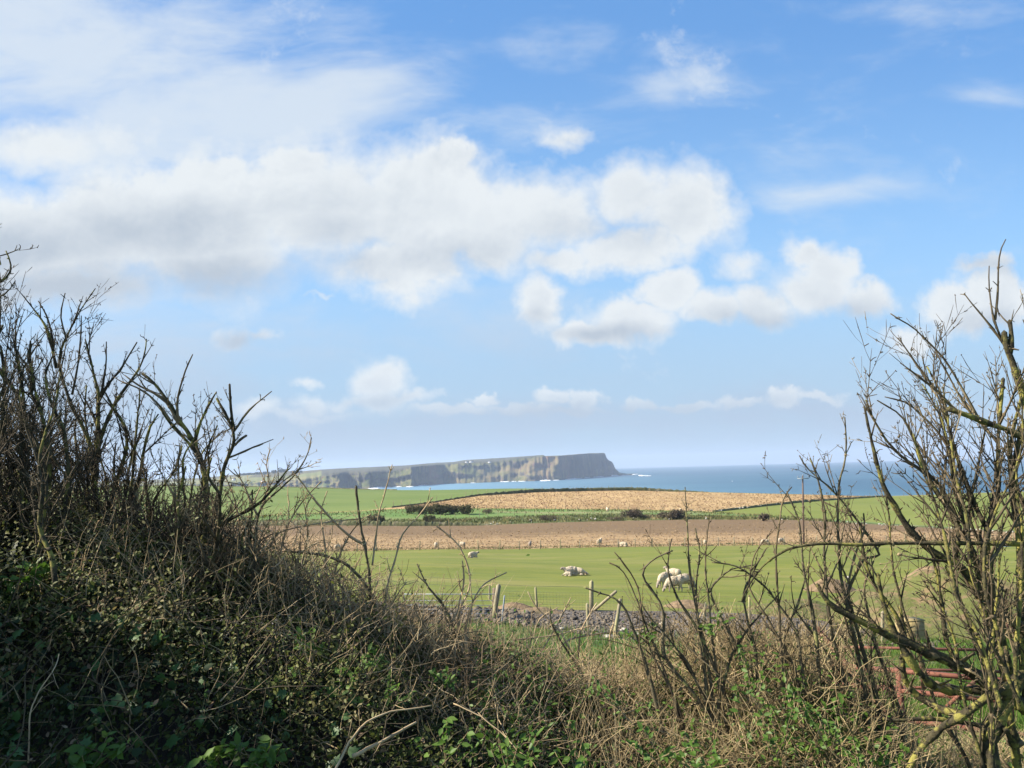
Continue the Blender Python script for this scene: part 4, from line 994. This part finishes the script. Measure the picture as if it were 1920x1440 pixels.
shrub('loose thicket of thin stems in front of the bunched sheep', 'shrub', 'bare_shrub', [
 ([(1340,1460),(1325,1300),(1312,1190),(1300,1120),(1291,1060),(1288,1000),(1284,955),(1281,912)], 3.6, .9, .10, .09, 1),
 ([(1350,1440),(1335,1300),(1320,1200),(1302,1135),(1301,1090),(1308,1030),(1298,985)], 3.4, 1., .12, .09, 1),
 ([(1380,1450),(1350,1300),(1335,1200),(1328,1120),(1320,1060),(1325,1010),(1330,960)], 3.2, .9, .12, .09, 1),
 ([(1300,1450),(1260,1300),(1225,1200),(1204,1150),(1200,1100),(1180,1065),(1153,1033)], 3.0, 1.2, .06, .12, 0),
 ([(1310,1450),(1270,1320),(1215,1210),(1203,1150),(1186,1105),(1168,1069),(1146,1061)], 2.8, 1.1, .04, .14, 0),
 ([(1400,1450),(1335,1350),(1300,1300),(1252,1246),(1240,1225),(1245,1160),(1235,1125),(1210,1096),(1198,1078),(1206,1060),(1230,1042),(1256,1032)], 4.8, 1.2, .12, .09, 1),
 ([(1265,1460),(1238,1350),(1216,1262),(1195,1200),(1168,1135),(1145,1116),(1110,1109),(1094,1102)], 4.2, 1.2, .12, .09, 1),
 ([(1420,1450),(1370,1330),(1340,1250),(1310,1180),(1270,1120),(1250,1070),(1258,1010)], 4, 1.1, .2, .08, 2),
 ([(1430,1460),(1410,1330),(1390,1230),(1350,1150),(1330,1100),(1370,1060),(1420,1050)], 4, 1.1, .2, .08, 2),
 ([(1440,1460),(1420,1330),(1420,1230),(1400,1150),(1395,1110),(1440,1030)], 4, 1.1, .2, .08, 2),
 ([(1380,1460),(1330,1330),(1290,1240),(1250,1190),(1215,1150),(1200,1125)], 3.6, 1.1, .18, .08, 2),
 ([(1460,1460),(1480,1300),(1470,1200),(1500,1130),(1520,1060)], 4, 1.2, .2, .08, 2),
 ([(1360,1460),(1345,1330),(1370,1230),(1400,1180),(1460,1110)], 3.6, 1.2, .2, .08, 2),
], dict(wob=.06, up=.04, spur=.42, ang=(18, 55)), m_bark2, m_twigm, 3.6)
shrub('pale dry sticks leaning over the straw grass in the centre', 'shrub', 'bare_shrub', [
 ([(1240,1470),(1165,1345),(1105,1285),(1078,1240),(1048,1192),(1035,1165),(1038,1140)], 3.8, 1.3, .12, .12, 1),
 ([(1330,1450),(1190,1392),(1120,1345),(1055,1318),(1020,1304)], 4.4, 2., .14, .12, 1),
 ([(1150,1460),(1120,1340),(1090,1250),(1050,1180),(1000,1130),(990,1108)], 2.6, 1., .12, .12, 1),
 ([(960,1330),(1010,1230),(1040,1180),(1070,1120)], 2., 1., .1, .12, 0),
 ([(1000,1300),(1060,1200),(1110,1190),(1180,1180),(1230,1172)], 1.8, 1., .08, .12, 0),
 ([(870,1250),(960,1200),(1050,1190),(1110,1175)], 1.8, 1., .08, .12, 0),
 ([(1100,1400),(1090,1300),(1085,1240),(1090,1180),(1120,1130)], 2., 1., .1, .12, 0),
 ([(1010,1420),(1000,1300),(985,1230),(1010,1160),(1045,1140)], 2., 1., .12, .12, 1),
 ([(1180,1440),(1170,1330),(1150,1240),(1140,1190),(1150,1160)], 2., 1., .12, .12, 1),
], dict(wob=.08, up=.01, spur=.45), m_bark2, m_twigp, 4.2)
# ---- centre-left sticks
shrub('dry branched sticks standing above the brambles left of centre', 'shrub', 'bare_shrub', [
 ([(705,1400),(700,1250),(698,1150),(694,1080),(690,1040),(682,1000),(678,960),(675,914)], 3.6, 1.9, .10, .12, 1),
 ([(685,1022),(660,1010),(640,992),(622,975),(600,950),(580,925),(560,893),(548,880)], 2.8, 1.1, .08, .1, 1),
 ([(700,1400),(712,1250),(718,1160),(726,1090),(742,1040),(748,1002),(764,985),(782,965),(805,930)], 3.0, 1.1, .14, .1, 1),
 ([(698,1060),(705,1010),(712,965),(728,915),(740,875)], 2.0, .8, .06, .12, 0),
 ([(770,1420),(752,1300),(738,1250),(718,1190),(700,1130),(678,1088),(645,1055),(600,1041),(560,1037),(530,1034)], 5.6, 2.2, .12, .09, 1),
 ([(740,1350),(800,1250),(845,1170),(880,1110),(884,1080),(875,1050),(862,1020),(840,1000),(820,985)], 3.2, 1.1, .12, .09, 1),
 ([(870,1260),(855,1200),(845,1160),(828,1130),(800,1100),(782,1062)], 3.4, 1.2, .14, .09, 1),
 ([(875,1250),(862,1190),(858,1140),(872,1090),(868,1050)], 2.8, 1.1, .14, .09, 1),
 ([(880,1250),(870,1190),(885,1130),(905,1095),(950,1075)], 2.8, 1.1, .12, .09, 1),
 ([(620,1350),(660,1250),(700,1180),(740,1120),(760,1090)], 3.0, 1.1, .14, .1, 1),
 ([(640,1200),(615,1100),(610,1020),(600,960),(612,920)], 2.4, 1.0, .14, .09, 1),
], dict(wob=.09, up=.03, spur=.5), m_bark2, m_twigp, 3.9)
# ---- left shrubs
LS = dict(wob=.055, up=.055, spur=.30, kn=.7, ang=(16, 48), decay=.6)
shrub('tall leafless shrub with a knobbly yellow-lichened trunk', 'shrub', 'bare_shrub', [
 ([(330,1300),(320,1120),(345,1020),(385,985),(388,935),(384,895),(375,860),(362,832),(345,803),(330,786),(318,757),(300,735),(284,712),(266,700)], 8.5, 3.2, .24, .06, 2),
 ([(335,790),(330,760),(335,735),(342,705),(348,690),(360,664)], 2.8, 1.1, .10, .08, 1),
 ([(335,795),(320,765),(305,745),(285,735),(262,725),(236,706)], 3.2, 1.1, .12, .08, 1),
 ([(375,870),(365,830),(372,800),(385,770),(395,750),(404,735)], 3.4, 1.2, .16, .07, 1),
 ([(370,850),(345,820),(325,800),(305,775),(298,760)], 3.5, 1.5, .16, .07, 1),
 ([(320,790),(300,760),(275,735),(250,722),(232,716)], 2.6, 1.1, .16, .07, 1),
] + fan(8, 250, 400, 1130, 230, 420, 790, 920, 4.2, .24, .06), LS, m_bark, m_twigm, 3.9)
shrub('leafless shrub with a bent branch reaching right against the sky', 'shrub', 'bare_shrub', [
 ([(340,1250),(350,1100),(372,1020),(400,975),(412,930),(416,885),(425,853),(440,832),(438,805),(428,782),(415,762),(405,745)], 7.2, 2.6, .20, .065, 2),
 ([(438,805),(434,780),(432,745),(432,722)], 3.4, 1.4, .10, .07, 1),
 ([(436,812),(445,805),(452,785),(475,760),(490,748),(508,733)], 2.5, .9, .04, .1, 0),
 ([(440,835),(455,820),(462,816)], 2.0, 2.4, .0, .1, 0),
 ([(350,1060),(385,1010),(425,975),(460,960),(490,940),(520,905),(540,880)], 6, 1.3, .22, .065, 2),
 ([(425,860),(450,850),(470,842),(490,832),(510,826)], 2.2, .8, .08, .1, 0),
] + fan(5, 370, 470, 1130, 380, 540, 880, 980, 3.6, .2, .06), LS, m_bark, m_twigm, 3.75)
shrub('dense leafless shrub with long paired shoots near the left edge', 'shrub', 'bare_shrub', [
 ([(210,1250),(205,1080),(195,1000),(180,950),(175,885),(168,830),(150,795),(132,765),(118,725),(106,690),(112,655),(130,615),(150,580),(175,545)], 9, .9, .30, .06, 2),
 ([(106,690),(98,655),(92,625),(80,600),(66,583),(54,566)], 3.4, 1., .14, .07, 1),
 ([(100,650),(95,610),(84,580),(74,566)], 2.2, 1., .06, .1, 0),
 ([(125,640),(118,612),(112,590),(120,565),(123,552)], 2.0, .8, .05, .1, 0),
 ([(135,740),(143,700),(150,660),(152,620),(152,595)], 2.4, .9, .10, .08, 1),
 ([(178,900),(185,830),(185,775),(188,735),(178,700),(170,655),(166,632)], 6, 1.4, .24, .06, 2),
 ([(186,745),(205,715),(228,690),(240,665),(254,640)], 3, 1., .12, .08, 1),
 ([(180,850),(200,790),(222,745),(245,715),(265,690),(274,660),(276,634)], 4, 1., .18, .07, 1),
 ([(190,740),(196,700),(200,670),(200,640)], 2.6, 1., .1, .08, 1),
 ([(195,980),(220,900),(240,840),(235,800),(215,770),(200,740)], 6, 2, .26, .06, 2),
 ([(205,1010),(240,950),(262,900),(270,850),(285,800),(300,780)], 6, 1.6, .28, .06, 2),
] + fan(9, 110, 280, 1100, 90, 290, 700, 860, 5, .26, .06), LS, m_bark, m_twigd, 4.1)
shrub('darkest bushy shrub at the very left edge', 'shrub', 'bare_shrub', [
 ([(60,1250),(55,1080),(55,980),(50,900),(42,830),(46,760),(38,700),(28,655),(30,620)], 9, 2, .32, .055, 2),
 ([(20,1250),(22,1080),(25,960),(20,860),(8,780),(12,700),(5,640)], 9, 2, .32, .055, 2),
 ([(100,1200),(92,1060),(85,960),(95,880),(88,800),(75,740),(62,690),(64,640)], 8, 1.6, .32, .055, 2),
 ([(130,1200),(125,1060),(120,960),(130,880),(120,800),(92,740),(85,700),(100,660)], 7, 1.6, .30, .055, 2),
 ([(-60,1250),(-50,1000),(-30,850),(-20,740),(-10,660),(10,610)], 10, 2, .34, .055, 2),
 ([(45,760),(20,720),(-5,690),(-20,640)], 4, 1.5, .2, .06, 1),
 ([(58,740),(65,700),(48,670),(62,645)], 3.4, 1.5, .2, .06, 1),
] + fan(9, -20, 120, 1100, -30, 120, 640, 780, 5.5, .28, .055), LS, m_bark, m_twigd, 3.6)
shrub('branch tips of an overhanging tree poking in at the left edge', 'tree', 'bare_tree', [
 ([(-420,1400),(-400,1000),(-330,760),(-250,660),(-150,600),(-60,560),(0,532),(18,520),(27,500),(20,485),(14,470)], 16, 1.4, .2, .07, 2),
 ([(-330,760),(-300,600),(-200,480),(-120,430),(-60,440),(-20,470),(5,490),(2,500)], 9, 1.4, .2, .07, 2),
 ([(-60,560),(-20,562),(5,558),(22,540),(30,525)], 2.5, .9, .06, .08, 0),
 ([(-300,700),(-220,560),(-160,500),(-100,520),(-40,540)], 7, 2, .3, .06, 2),
 ([(-400,1000),(-480,800),(-520,600),(-450,450)], 12, 4, .5, .06, 2),
], dict(wob=.05, up=.05, spur=.3), m_bark, m_twigd, 3.5)
shrub('fan of thin pale shoots right of the left-hand shrubs', 'shrub', 'bare_shrub', [
 ([(480,1200),(476,1060),(480,990),(482,960),(500,935),(520,920),(552,890),(568,868),(578,850),(583,820)], 3.6, 1., .14, .07, 2),
 ([(482,965),(465,930),(455,900),(440,880)], 2.4, .9, .2, .06, 1), ([(482,970),(500,930),(505,890),(500,870)], 2.4, .9, .2, .06, 1),
 ([(500,1180),(520,1060),(535,990),(560,950),(600,905)], 2.8, 1., .2, .06, 2), ([(430,1180),(440,1060),(450,980),(440,930),(420,890)], 2.8, 1., .2, .06, 2),
 ([(560,1180),(560,1080),(580,1000),(575,950),(590,930)], 2.6, 1., .2, .06, 2), ([(600,1200),(620,1100),(640,1030),(670,980),(700,960)], 2.6, 1., .2, .06, 2),
 ([(520,1180),(480,1080),(520,1000),(600,985),(680,980)], 2.2, .8, .16, .07, 1), ([(400,1180),(380,1060),(360,980),(330,930)], 2.8, 1., .2, .06, 2),
 ([(300,1180),(290,1040),(270,960),(250,900)], 3.2, 1., .25, .06, 2), ([(250,1180),(240,1040),(215,960),(200,920)], 3.2, 1., .25, .06, 2),
], dict(wob=.12, up=.03, spur=.3), m_bark2, m_twigp, 3.95)
print('twigs', CNT[0])

# ------------------------------------------------------------------ hedge mass: leaves, brambles, straw
HX = [-900,-480,-260,-120,0,100,200,350,450,560,650,750,850,950,1050,1150,1250,1350,1450,1550,1650,1750,1900,2300]
HY = [720,760,800,850,905,945,985,1020,1060,1115,1150,1180,1210,1245,1290,1330,1320,1270,1240,1310,1425,1480,1480,1460]  # left end beyond the frame is built up to shade the hedge
def topz(x, y):
    px = 960+x/3.9*F; py = np.interp(px, HX, HY)
    z = pt(px, py, 3.9)[2]
    f = abs(y-3.9); z -= .10*f+.20*f*f
    return z + .10*nz(x*2.1, y*2.1, 4.) + .06*nz(x*6, y*6, 9.)
def mass_points(n, x0, x1, y0, y1, shell=.35, lo=-9):
    P = []
    while len(P) < n:
        x = rng.uniform(x0, x1); y = rng.uniform(y0, y1); tz = topz(x, y); g = near_z(y)
        d = rng.exponential(shell); z = tz-d
        if z < g or tz < g: continue
        P.append((x, y, z))
    return np.array(P)
# dark earth-coloured core added inside the hedge for shaded depth, blocking see-through
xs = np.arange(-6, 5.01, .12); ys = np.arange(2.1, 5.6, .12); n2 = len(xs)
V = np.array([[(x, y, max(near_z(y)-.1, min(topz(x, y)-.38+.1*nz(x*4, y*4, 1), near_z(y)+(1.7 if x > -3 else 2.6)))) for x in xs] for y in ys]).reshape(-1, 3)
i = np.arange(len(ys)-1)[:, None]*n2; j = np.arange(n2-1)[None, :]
tag(link('hedge_shade_core', mesh_np('hedge_shade_core', V, np.stack([i+j, i+j+1, i+n2+j+1, i+n2+j], -1).reshape(-1, 4)), m_shade_core, smooth=True), kind='structure')
IVY = np.array([(0,-.1,0),(.28,-.02,.02),(.5,.22,0),(.30,.38,.02),(.34,.66,-.01),(.14,.62,.02),(0,1.,-.04),(-.14,.62,.02),(-.34,.66,-.01),(-.30,.38,.02),(-.5,.22,0),(-.28,-.02,.02),(0,.38,.05)])
IVT = np.array([(12,k,(k+1) % 12) for k in range(12)])
OVL = np.array([(0,0,0),(.20,.25,.05),(.24,.55,.05),(0,1,-.05),(-.24,.55,.05),(-.20,.25,.05),(0,.45,-.02)])
OVT = np.array([(6,k,(k+1) % 6) for k in range(6)])
def leaves(P, Dn, size, shp, tri, droop=.3):
    """Dn: preferred facing normals; returns V,T"""
    k = len(P); N = Dn+rng.normal(0, .55, (k, 3)); N /= np.linalg.norm(N, axis=1)[:, None]
    A_ = np.cross(N, rng.normal(0, 1, (k, 3))); A_ /= np.linalg.norm(A_, axis=1)[:, None]; A_[:, 2] -= droop; A_ -= N*(A_*N).sum(1)[:, None]; A_ /= np.linalg.norm(A_, axis=1)[:, None]
    B_ = np.cross(A_, N); sz = size*rng.uniform(.55, 1.35, k)
    V = P[:, None, :]+sz[:, None, None]*(shp[None, :, 0:1]*B_[:, None, :]+shp[None, :, 1:2]*A_[:, None, :]+shp[None, :, 2:3]*N[:, None, :])
    T = tri[None]+np.arange(k)[:, None, None]*len(shp); return V.reshape(-1, 3), T.reshape(-1, 3)
m_ivy = mat('ivy_leaf', [(.009,.021,.006),(.020,.042,.010),(.045,.060,.018)], 5, 3, rough=.6, spec=.25, trans=.15)
m_leaf = mat('small_leaf', [(.020,.032,.006),(.060,.075,.011),(.13,.12,.035)], 6, 4, rough=.6, trans=.35)
m_fresh = mat('fresh_leaf', [(.055,.115,.015),(.095,.165,.024)], 8, 3, rough=.5, trans=.35)
m_dead = mat('dead_leaf', [(.13,.085,.05),(.22,.16,.09),(.06,.04,.025)], 9, 4, trans=.15)
m_straw = mat('straw', [(.33,.25,.125),(.48,.38,.21),(.22,.16,.08)], 7, 4, trans=.15)
UPF = np.array([-.25, -.75, .65])
def shade_ivy_crown(root):  # unseen leaf mass added left of frame to shade the hedge front
    loc = np.array(root.location); P = []
    while len(P) < 13000:
        x = rng.uniform(-6.2, -3.5); y = rng.uniform(1.1, 3.5); z = rng.uniform(58.6, 62.3)
        q = ((x+4.9)/1.4)**2+((y-2.3)/1.25)**2+((z-59.8)/2.6)**2
        if q < 1+.5*nz(x*1.3, y*1.3, z*1.3) and rng.random() < .25+.75*min(1, q) and nz(x*2.2, y*2.2, z*2.2) > -.22: P.append((x, y, z))
    P = np.array(P); V, T = leaves(P, np.tile(UPF, (len(P), 1)), .085, IVY, IVT); link('ivy', mesh_np('ivy', V-loc, T), m_ivy, root)
def leafobj(name, P, size, shp, tri, m, label, face=UPF):
    V, T = leaves(P, np.tile(face, (len(P), 1)), size, shp, tri); return tag(link(name, mesh_np(name, V, T), m), label=label, kind='stuff')
P = mass_points(22000, -5.8, -.9, 2.2, 5.0, .16)
shade_ivy_crown([o for o in C.objects if o.get('label', '').startswith('branch tips of an overhanging')][0])
leafobj('ivy', P[(P[:, 0]+rng.normal(0, .5, len(P))) < -1.7], .036, IVY, IVT, m_ivy, 'dark glossy ivy covering the bottom left of the hedge')
P = mass_points(100000, -4.4, .35, 2.3, 5.0, .10)
leafobj('hedge_leaves', P, .021, OVL, OVT, m_leaf, 'small dull green leaves through the left hedge')
P = mass_points(26000, -3.4, -.5, 3.0, 4.8, .05); P[:, 2] += rng.exponential(.05, len(P))
leafobj('hedge_leaves', P, .019, OVL, OVT, mat('budding_leaf', [(.075,.095,.015),(.13,.14,.03),(.18,.15,.06)], 7, 3, rough=.6, trans=.35), 'small yellowish leaves sprouting above the left hedge')
P = mass_points(11000, -.2, 2.9, 2.6, 4.8, .05); P[:, 2] += rng.exponential(.05, len(P))
leafobj('undergrowth_leaves', P, .020, OVL, OVT, m_fresh, 'fresh green leaves scattered through the straw at the bottom right')
P = mass_points(30000, .25, 2.9, 2.5, 4.8, .12)
leafobj('undergrowth_leaves', P, .021, OVL, OVT, m_leaf, 'small green leaves in the low growth at right')
P = mass_points(9000, -3.6, 2.6, 2.4, 5.0, .15)
leafobj('dead_leaves', P, .024, OVL, OVT, m_dead, 'withered brown leaves caught in the hedge')
P = mass_points(420, -2.9, -.6, 2.25, 3.2, .03)
leafobj('ivy_sprigs', P, .040, IVY, IVT, mat('ivy_bright', [(.035,.085,.018),(.065,.125,.03)], 9, 2, rough=.5, spec=.35, trans=.2), 'lighter ivy leaves at the front of the bottom left bank')
# tangle of fine stems
def tangle(name, n, x0, x1, y0, y1, L, r, m, label, up=.02, wob=.22, over=.05, vert=.6, shell=.12):
    mb = MB(); P = mass_points(n, x0, x1, y0, y1, shell)
    for p in P:
        d = rng.normal(0, 1, 3); d[2] = abs(d[2])*vert+rng.uniform(-.2, .6); l = L*rng.uniform(.4, 1.5); k = 5
        W_ = walk(p+[0, 0, over-.05], d, l, k, wob, up-.05*(rng.random() < .4)); rr = r*rng.uniform(.5, 1.4)
        mb.tube(W_, np.linspace(rr, rr*.45, k+1), 3, cap=False)
    return tag(mb.build(name, m), label=label, kind='stuff')
tangle('bramble_tangle', 2200, -3.6, .4, 2.3, 5.0, .20, .0022, m_twig, 'tangled brown bramble stems over the left hedge')
tangle('pale_tangle', 3400, -1.9, .5, 3.2, 4.9, .30, .0019, m_twigp, 'pale dry twigs matted over the hedge left of centre', vert=.8)
tangle('bramble_tangle', 2400, .3, 2.7, 2.6, 4.8, .26, .0022, m_twig, 'tangled brown stems at the bottom right')
tangle('pale_tangle', 4200, .2, 2.7, 2.9, 4.8, .30, .0019, m_straw, 'pale straw-coloured stems at the bottom right', vert=1.0)
tangle('dark_tangle', 1400, -3.9, -.4, 2.2, 4.6, .30, .003, m_twigd, 'dark twigs inside the left hedge')
def thicket(name, n, pts_, sx, D0, D1, L, r, m, label, up=.06):
    mb = MB()
    for q in range(n):
        px = rng.uniform(*sx); py = np.interp(px, [p[0] for p in pts_], [p[1] for p in pts_])+abs(rng.normal(0, 55)); D = rng.uniform(D0, D1)
        p = np.array(pt(px, py, D)); d = np.array([rng.normal(0, .5), rng.normal(0, .4), rng.uniform(.3, 1)]); l = L*rng.uniform(.4, 1.3)
        W_ = walk(p-[0, 0, l*.6], d, l, 7, .13, up*rng.uniform(-1.4, 1)); R = np.linspace(r, r*.4, 8)*rng.uniform(.6, 1.3)*np.where(rng.random(8) < .3, 1.5, 1)
        mb.tube(W_, R, 3, cap=False)
        for k in (2, 3, 4, 5, 6):
            if rng.random() < .5: mb.tube(walk(W_[k], nrm(W_[k]-W_[k-1]+rng.normal(0, .6, 3)), l*rng.uniform(.06, .3), 3, .15, up), [r*.5, r*.4, r*.35, r*.2], 3, cap=False)
    return tag(mb.build(name, m), label=label, kind='stuff')
thicket('shoot_thicket', 420, [(380,950),(500,960),(600,1000),(700,1060),(800,1130),(900,1190)], (380,930), 3.6, 4.6, .30, .0022, m_twigp, 'pale shoots standing over the brambles left of centre')
thicket('shoot_thicket', 750, [(0,740),(100,780),(180,850),(260,900),(420,960)], (-60,430), 3.7, 4.7, .30, .0026, m_twigd, 'dark fine shoots filling the left shrubs')
thicket('shoot_thicket', 300, [(1180,1130),(1300,1120),(1400,1150),(1500,1150),(1650,1200)], (1180,1660), 3.5, 4.6, .34, .0024, m_twig, 'brown fine shoots between the shrubs at right')
thicket('shoot_thicket', 260, [(850,1200),(1000,1215),(1200,1210)], (860,1230), 3.7, 4.8, .30, .0021, m_twigp, 'pale dry stems standing in the middle of the hedge gap')
thicket('shoot_thicket', 260, [(430,985),(560,1040),(680,1090),(800,1140)], (400,850), 3.4, 4.2, .20, .0032, m_twig, 'short crooked twigs on the crest of the left hedge')
thicket('shoot_thicket', 240, [(1300,1160),(1560,1160)], (1280,1580), 3.5, 4.6, .30, .0024, m_straw, 'pale fine stems in the thicket right of centre')
# dry grass beyond the gap and green grass beyond that
def smp_n(x0, x1, y0, y1, dens=None):
    def f():
        y = rng.uniform(y0, y1); x = rng.uniform(x0, x1)*y
        if dens and nz(x*.6, y*.6, 7.) < dens: return None
        return (x, y, gz(x, y))
    return f
m_gblade = mat('green_blades', [(.045,.095,.012),(.095,.16,.022),(.17,.17,.055)], .9, 4, trans=.3)
blades('dry_grass', m_straw, 38000, smp_n(-.08, .36, 4.8, 13), .34, .0050, .55, 'bleached dry grass lying behind the hedge gap', .6)
blades('dry_grass', m_straw, 16000, smp_n(-.1, .38, 11, 22, -.1), .34, .006, .5, 'scattered dry grass among the green')
blades('green_grass', m_gblade, 34000, smp_n(-.15, .75, 12, 26), .20, .008, .25, 'bright green grass behind the hedge gap', .2)
blades('green_grass', m_gblade, 9000, smp_n(-.15, .75, 25, 34), .30, .012, .25, 'coarser green grass below the gravel bank', .2)
blades('dry_grass', m_straw, 3500, smp_n(.34, .75, 4.8, 9), .22, .005, .5, 'sparse dry grass by the foot of the right-hand tree', .6)
blades('green_grass', m_gblade, 26000, smp_n(.33, .75, 5.2, 13), .17, .006, .3, 'fresh grass around the red gate', .2)
# leafy sprigs: things of their own
def sprig(px, py, D, w, n, size, label, m=m_fresh, group='leafy sprigs in the hedge'):
    c = np.array(pt(px, py, D)); w = w*D/F; root = empty('leafy_sprig', c-[0, 0, w]); tag(root, label, 'plant', group); loc = c-[0, 0, w]
    mb = MB(); mb.local = loc; P = []
    for q in range(max(5, n//9)):
        d = nrm(np.array([rng.normal(0, .8), rng.normal(0, .6), rng.uniform(.5, 1.2)])); W_ = walk(c-[0, 0, w]+rng.normal(0, .15, 3)*w, d, w*rng.uniform(1., 2.), 6, .12, .02)
        mb.tube(W_, np.linspace(.0022, .0011, 7), 4)
        for k in range(2, 7):
            for _ in range(2 if k < 6 else 3): P.append(W_[k]+rng.normal(0, .003, 3))
    mb.build('stem', m_twig, root)
    P = np.array(P); V, T = leaves(P, np.tile(np.array([-.2, -.4, 1.]), (len(P), 1)), size, OVL, OVT, 0.0)
    link('leaves', mesh_np('leaves', V-loc, T), m, root)
for a_ in [(955,1400,2.75,60,70,.034,'bright green leafy sprig at the bottom left of centre'),(845,1395,2.8,45,50,.032,'pale green sprig left of the brightest one at the bottom'),(1080,1420,2.9,50,60,.030,'dark green sprig at the bottom beside the brightest one'),
           (640,1268,3.2,45,60,.030,'green sprig in the middle of the dark left hedge'),(585,1200,3.3,30,30,.028,'small sprig above the middle of the dark hedge'),(735,1290,3.2,40,50,.028,'sprig right of the one in the middle of the dark hedge'),
           (850,1265,3.3,36,44,.028,'yellowish green sprig where the hedge drops to the gap'),(705,1235,3.3,30,36,.030,'upright narrow sprig over the dark hedge'),(1170,1290,3.4,46,50,.026,'flat green sprig on the stick over the straw grass'),
           (1310,1400,3.0,50,70,.028,'green sprig at the bottom centre right'),(1400,1250,3.4,60,90,.026,'broad green sprig low in the stem thicket'),(1480,1290,3.3,60,90,.026,'dark green sprig right of the broad one in the thicket'),
           (1440,1360,3.1,60,90,.026,'green sprig below the broad one in the thicket'),(1560,1350,3.1,55,80,.027,'fresh green sprig beneath the left end of the red gate'),(1210,1180,3.6,26,40,.024,'small sprig on a bare stem in front of the gravel'),
           (1330,1165,3.5,30,40,.024,'small sprig high in the stem thicket'),(1620,1400,2.9,50,70,.026,'green sprig at the foot of the left-hand stems'),(1240,1390,3.0,40,50,.028,'low sprig between the straw and the bottom edge')]:
    sprig(*a_)
for a_ in [(55,1070,3.2,26,20,.045,'bright ivy cluster near the left edge'),(180,1410,2.6,40,26,.045,'ivy sprig at the bottom left corner'),(400,1405,2.7,40,26,.045,'ivy sprig along the bottom edge left of centre'),(500,1415,2.7,30,18,.045,'ivy sprig right of the others on the bottom edge')]:
    sprig(*a_)
# arching dead stems in front of the dark hedge
m_ds = m_twigp
for (pp, r0, label) in [([(622,1460,2.7),(655,1392,2.75),(690,1352,2.8),(730,1336,2.85),(810,1323,2.9)], 4, 'pale dead stem arching over the dark bottom of the hedge'),
                        ([(660,1420,2.75),(720,1388,2.8),(778,1358,2.9)], 6.5, 'thick brown stick lying low in the bottom hedge'),
                        ([(50,1430,2.6),(55,1330,2.65),(70,1290,2.7),(100,1250,2.75),(108,1220,2.8)], 2.6, 'thin curved stem climbing the dark left bank'),
                        ([(850,1320,2.9),(900,1345,2.85),(950,1385,2.8),(970,1410,2.7)], 2.2, 'fine stem drooping right across the bottom hedge')]:
    W_ = [pt(*q) for q in pp]; P = smooth_path(W_, 16); b = P[0].copy(); mb = MB(); P = P-b+np.cumsum(rng.normal(0, .0012, P.shape), axis=0); mb.tube(P, np.linspace(r0, r0*.5, 16)*1.7/F, 6)
    for k in (6, 9, 12): mb.tube(walk(P[k], nrm(P[k]-P[k-1]+rng.normal(0, .5, 3)), .06, 3, .1, 0), .0012, 3)
    o = mb.build('dead_stem', m_ds); o.location = b; tag(o, label, 'stem', 'dead stems in the hedge')

# ------------------------------------------------------------------ haze
def build_haze():
    mb = MB(); mb.box((0, 7700, 110), (33000, 15900, 250))
    m = bpy.data.materials.new('haze'); m.use_nodes = True; t = NT(m.node_tree); t.n.remove(t.n['Principled BSDF'])
    v = t.node('ShaderNodeVolumePrincipled', i={'Color': (.60, .74, .96, 1), 'Density': 8.5e-5, 'Anisotropy': .1}); t.l.new(v.outputs[0], t.n['Material Output'].inputs['Volume'])
    o = mb.build('haze', m); tag(o, label='thin sea haze over the whole coast', kind='stuff')
build_haze()
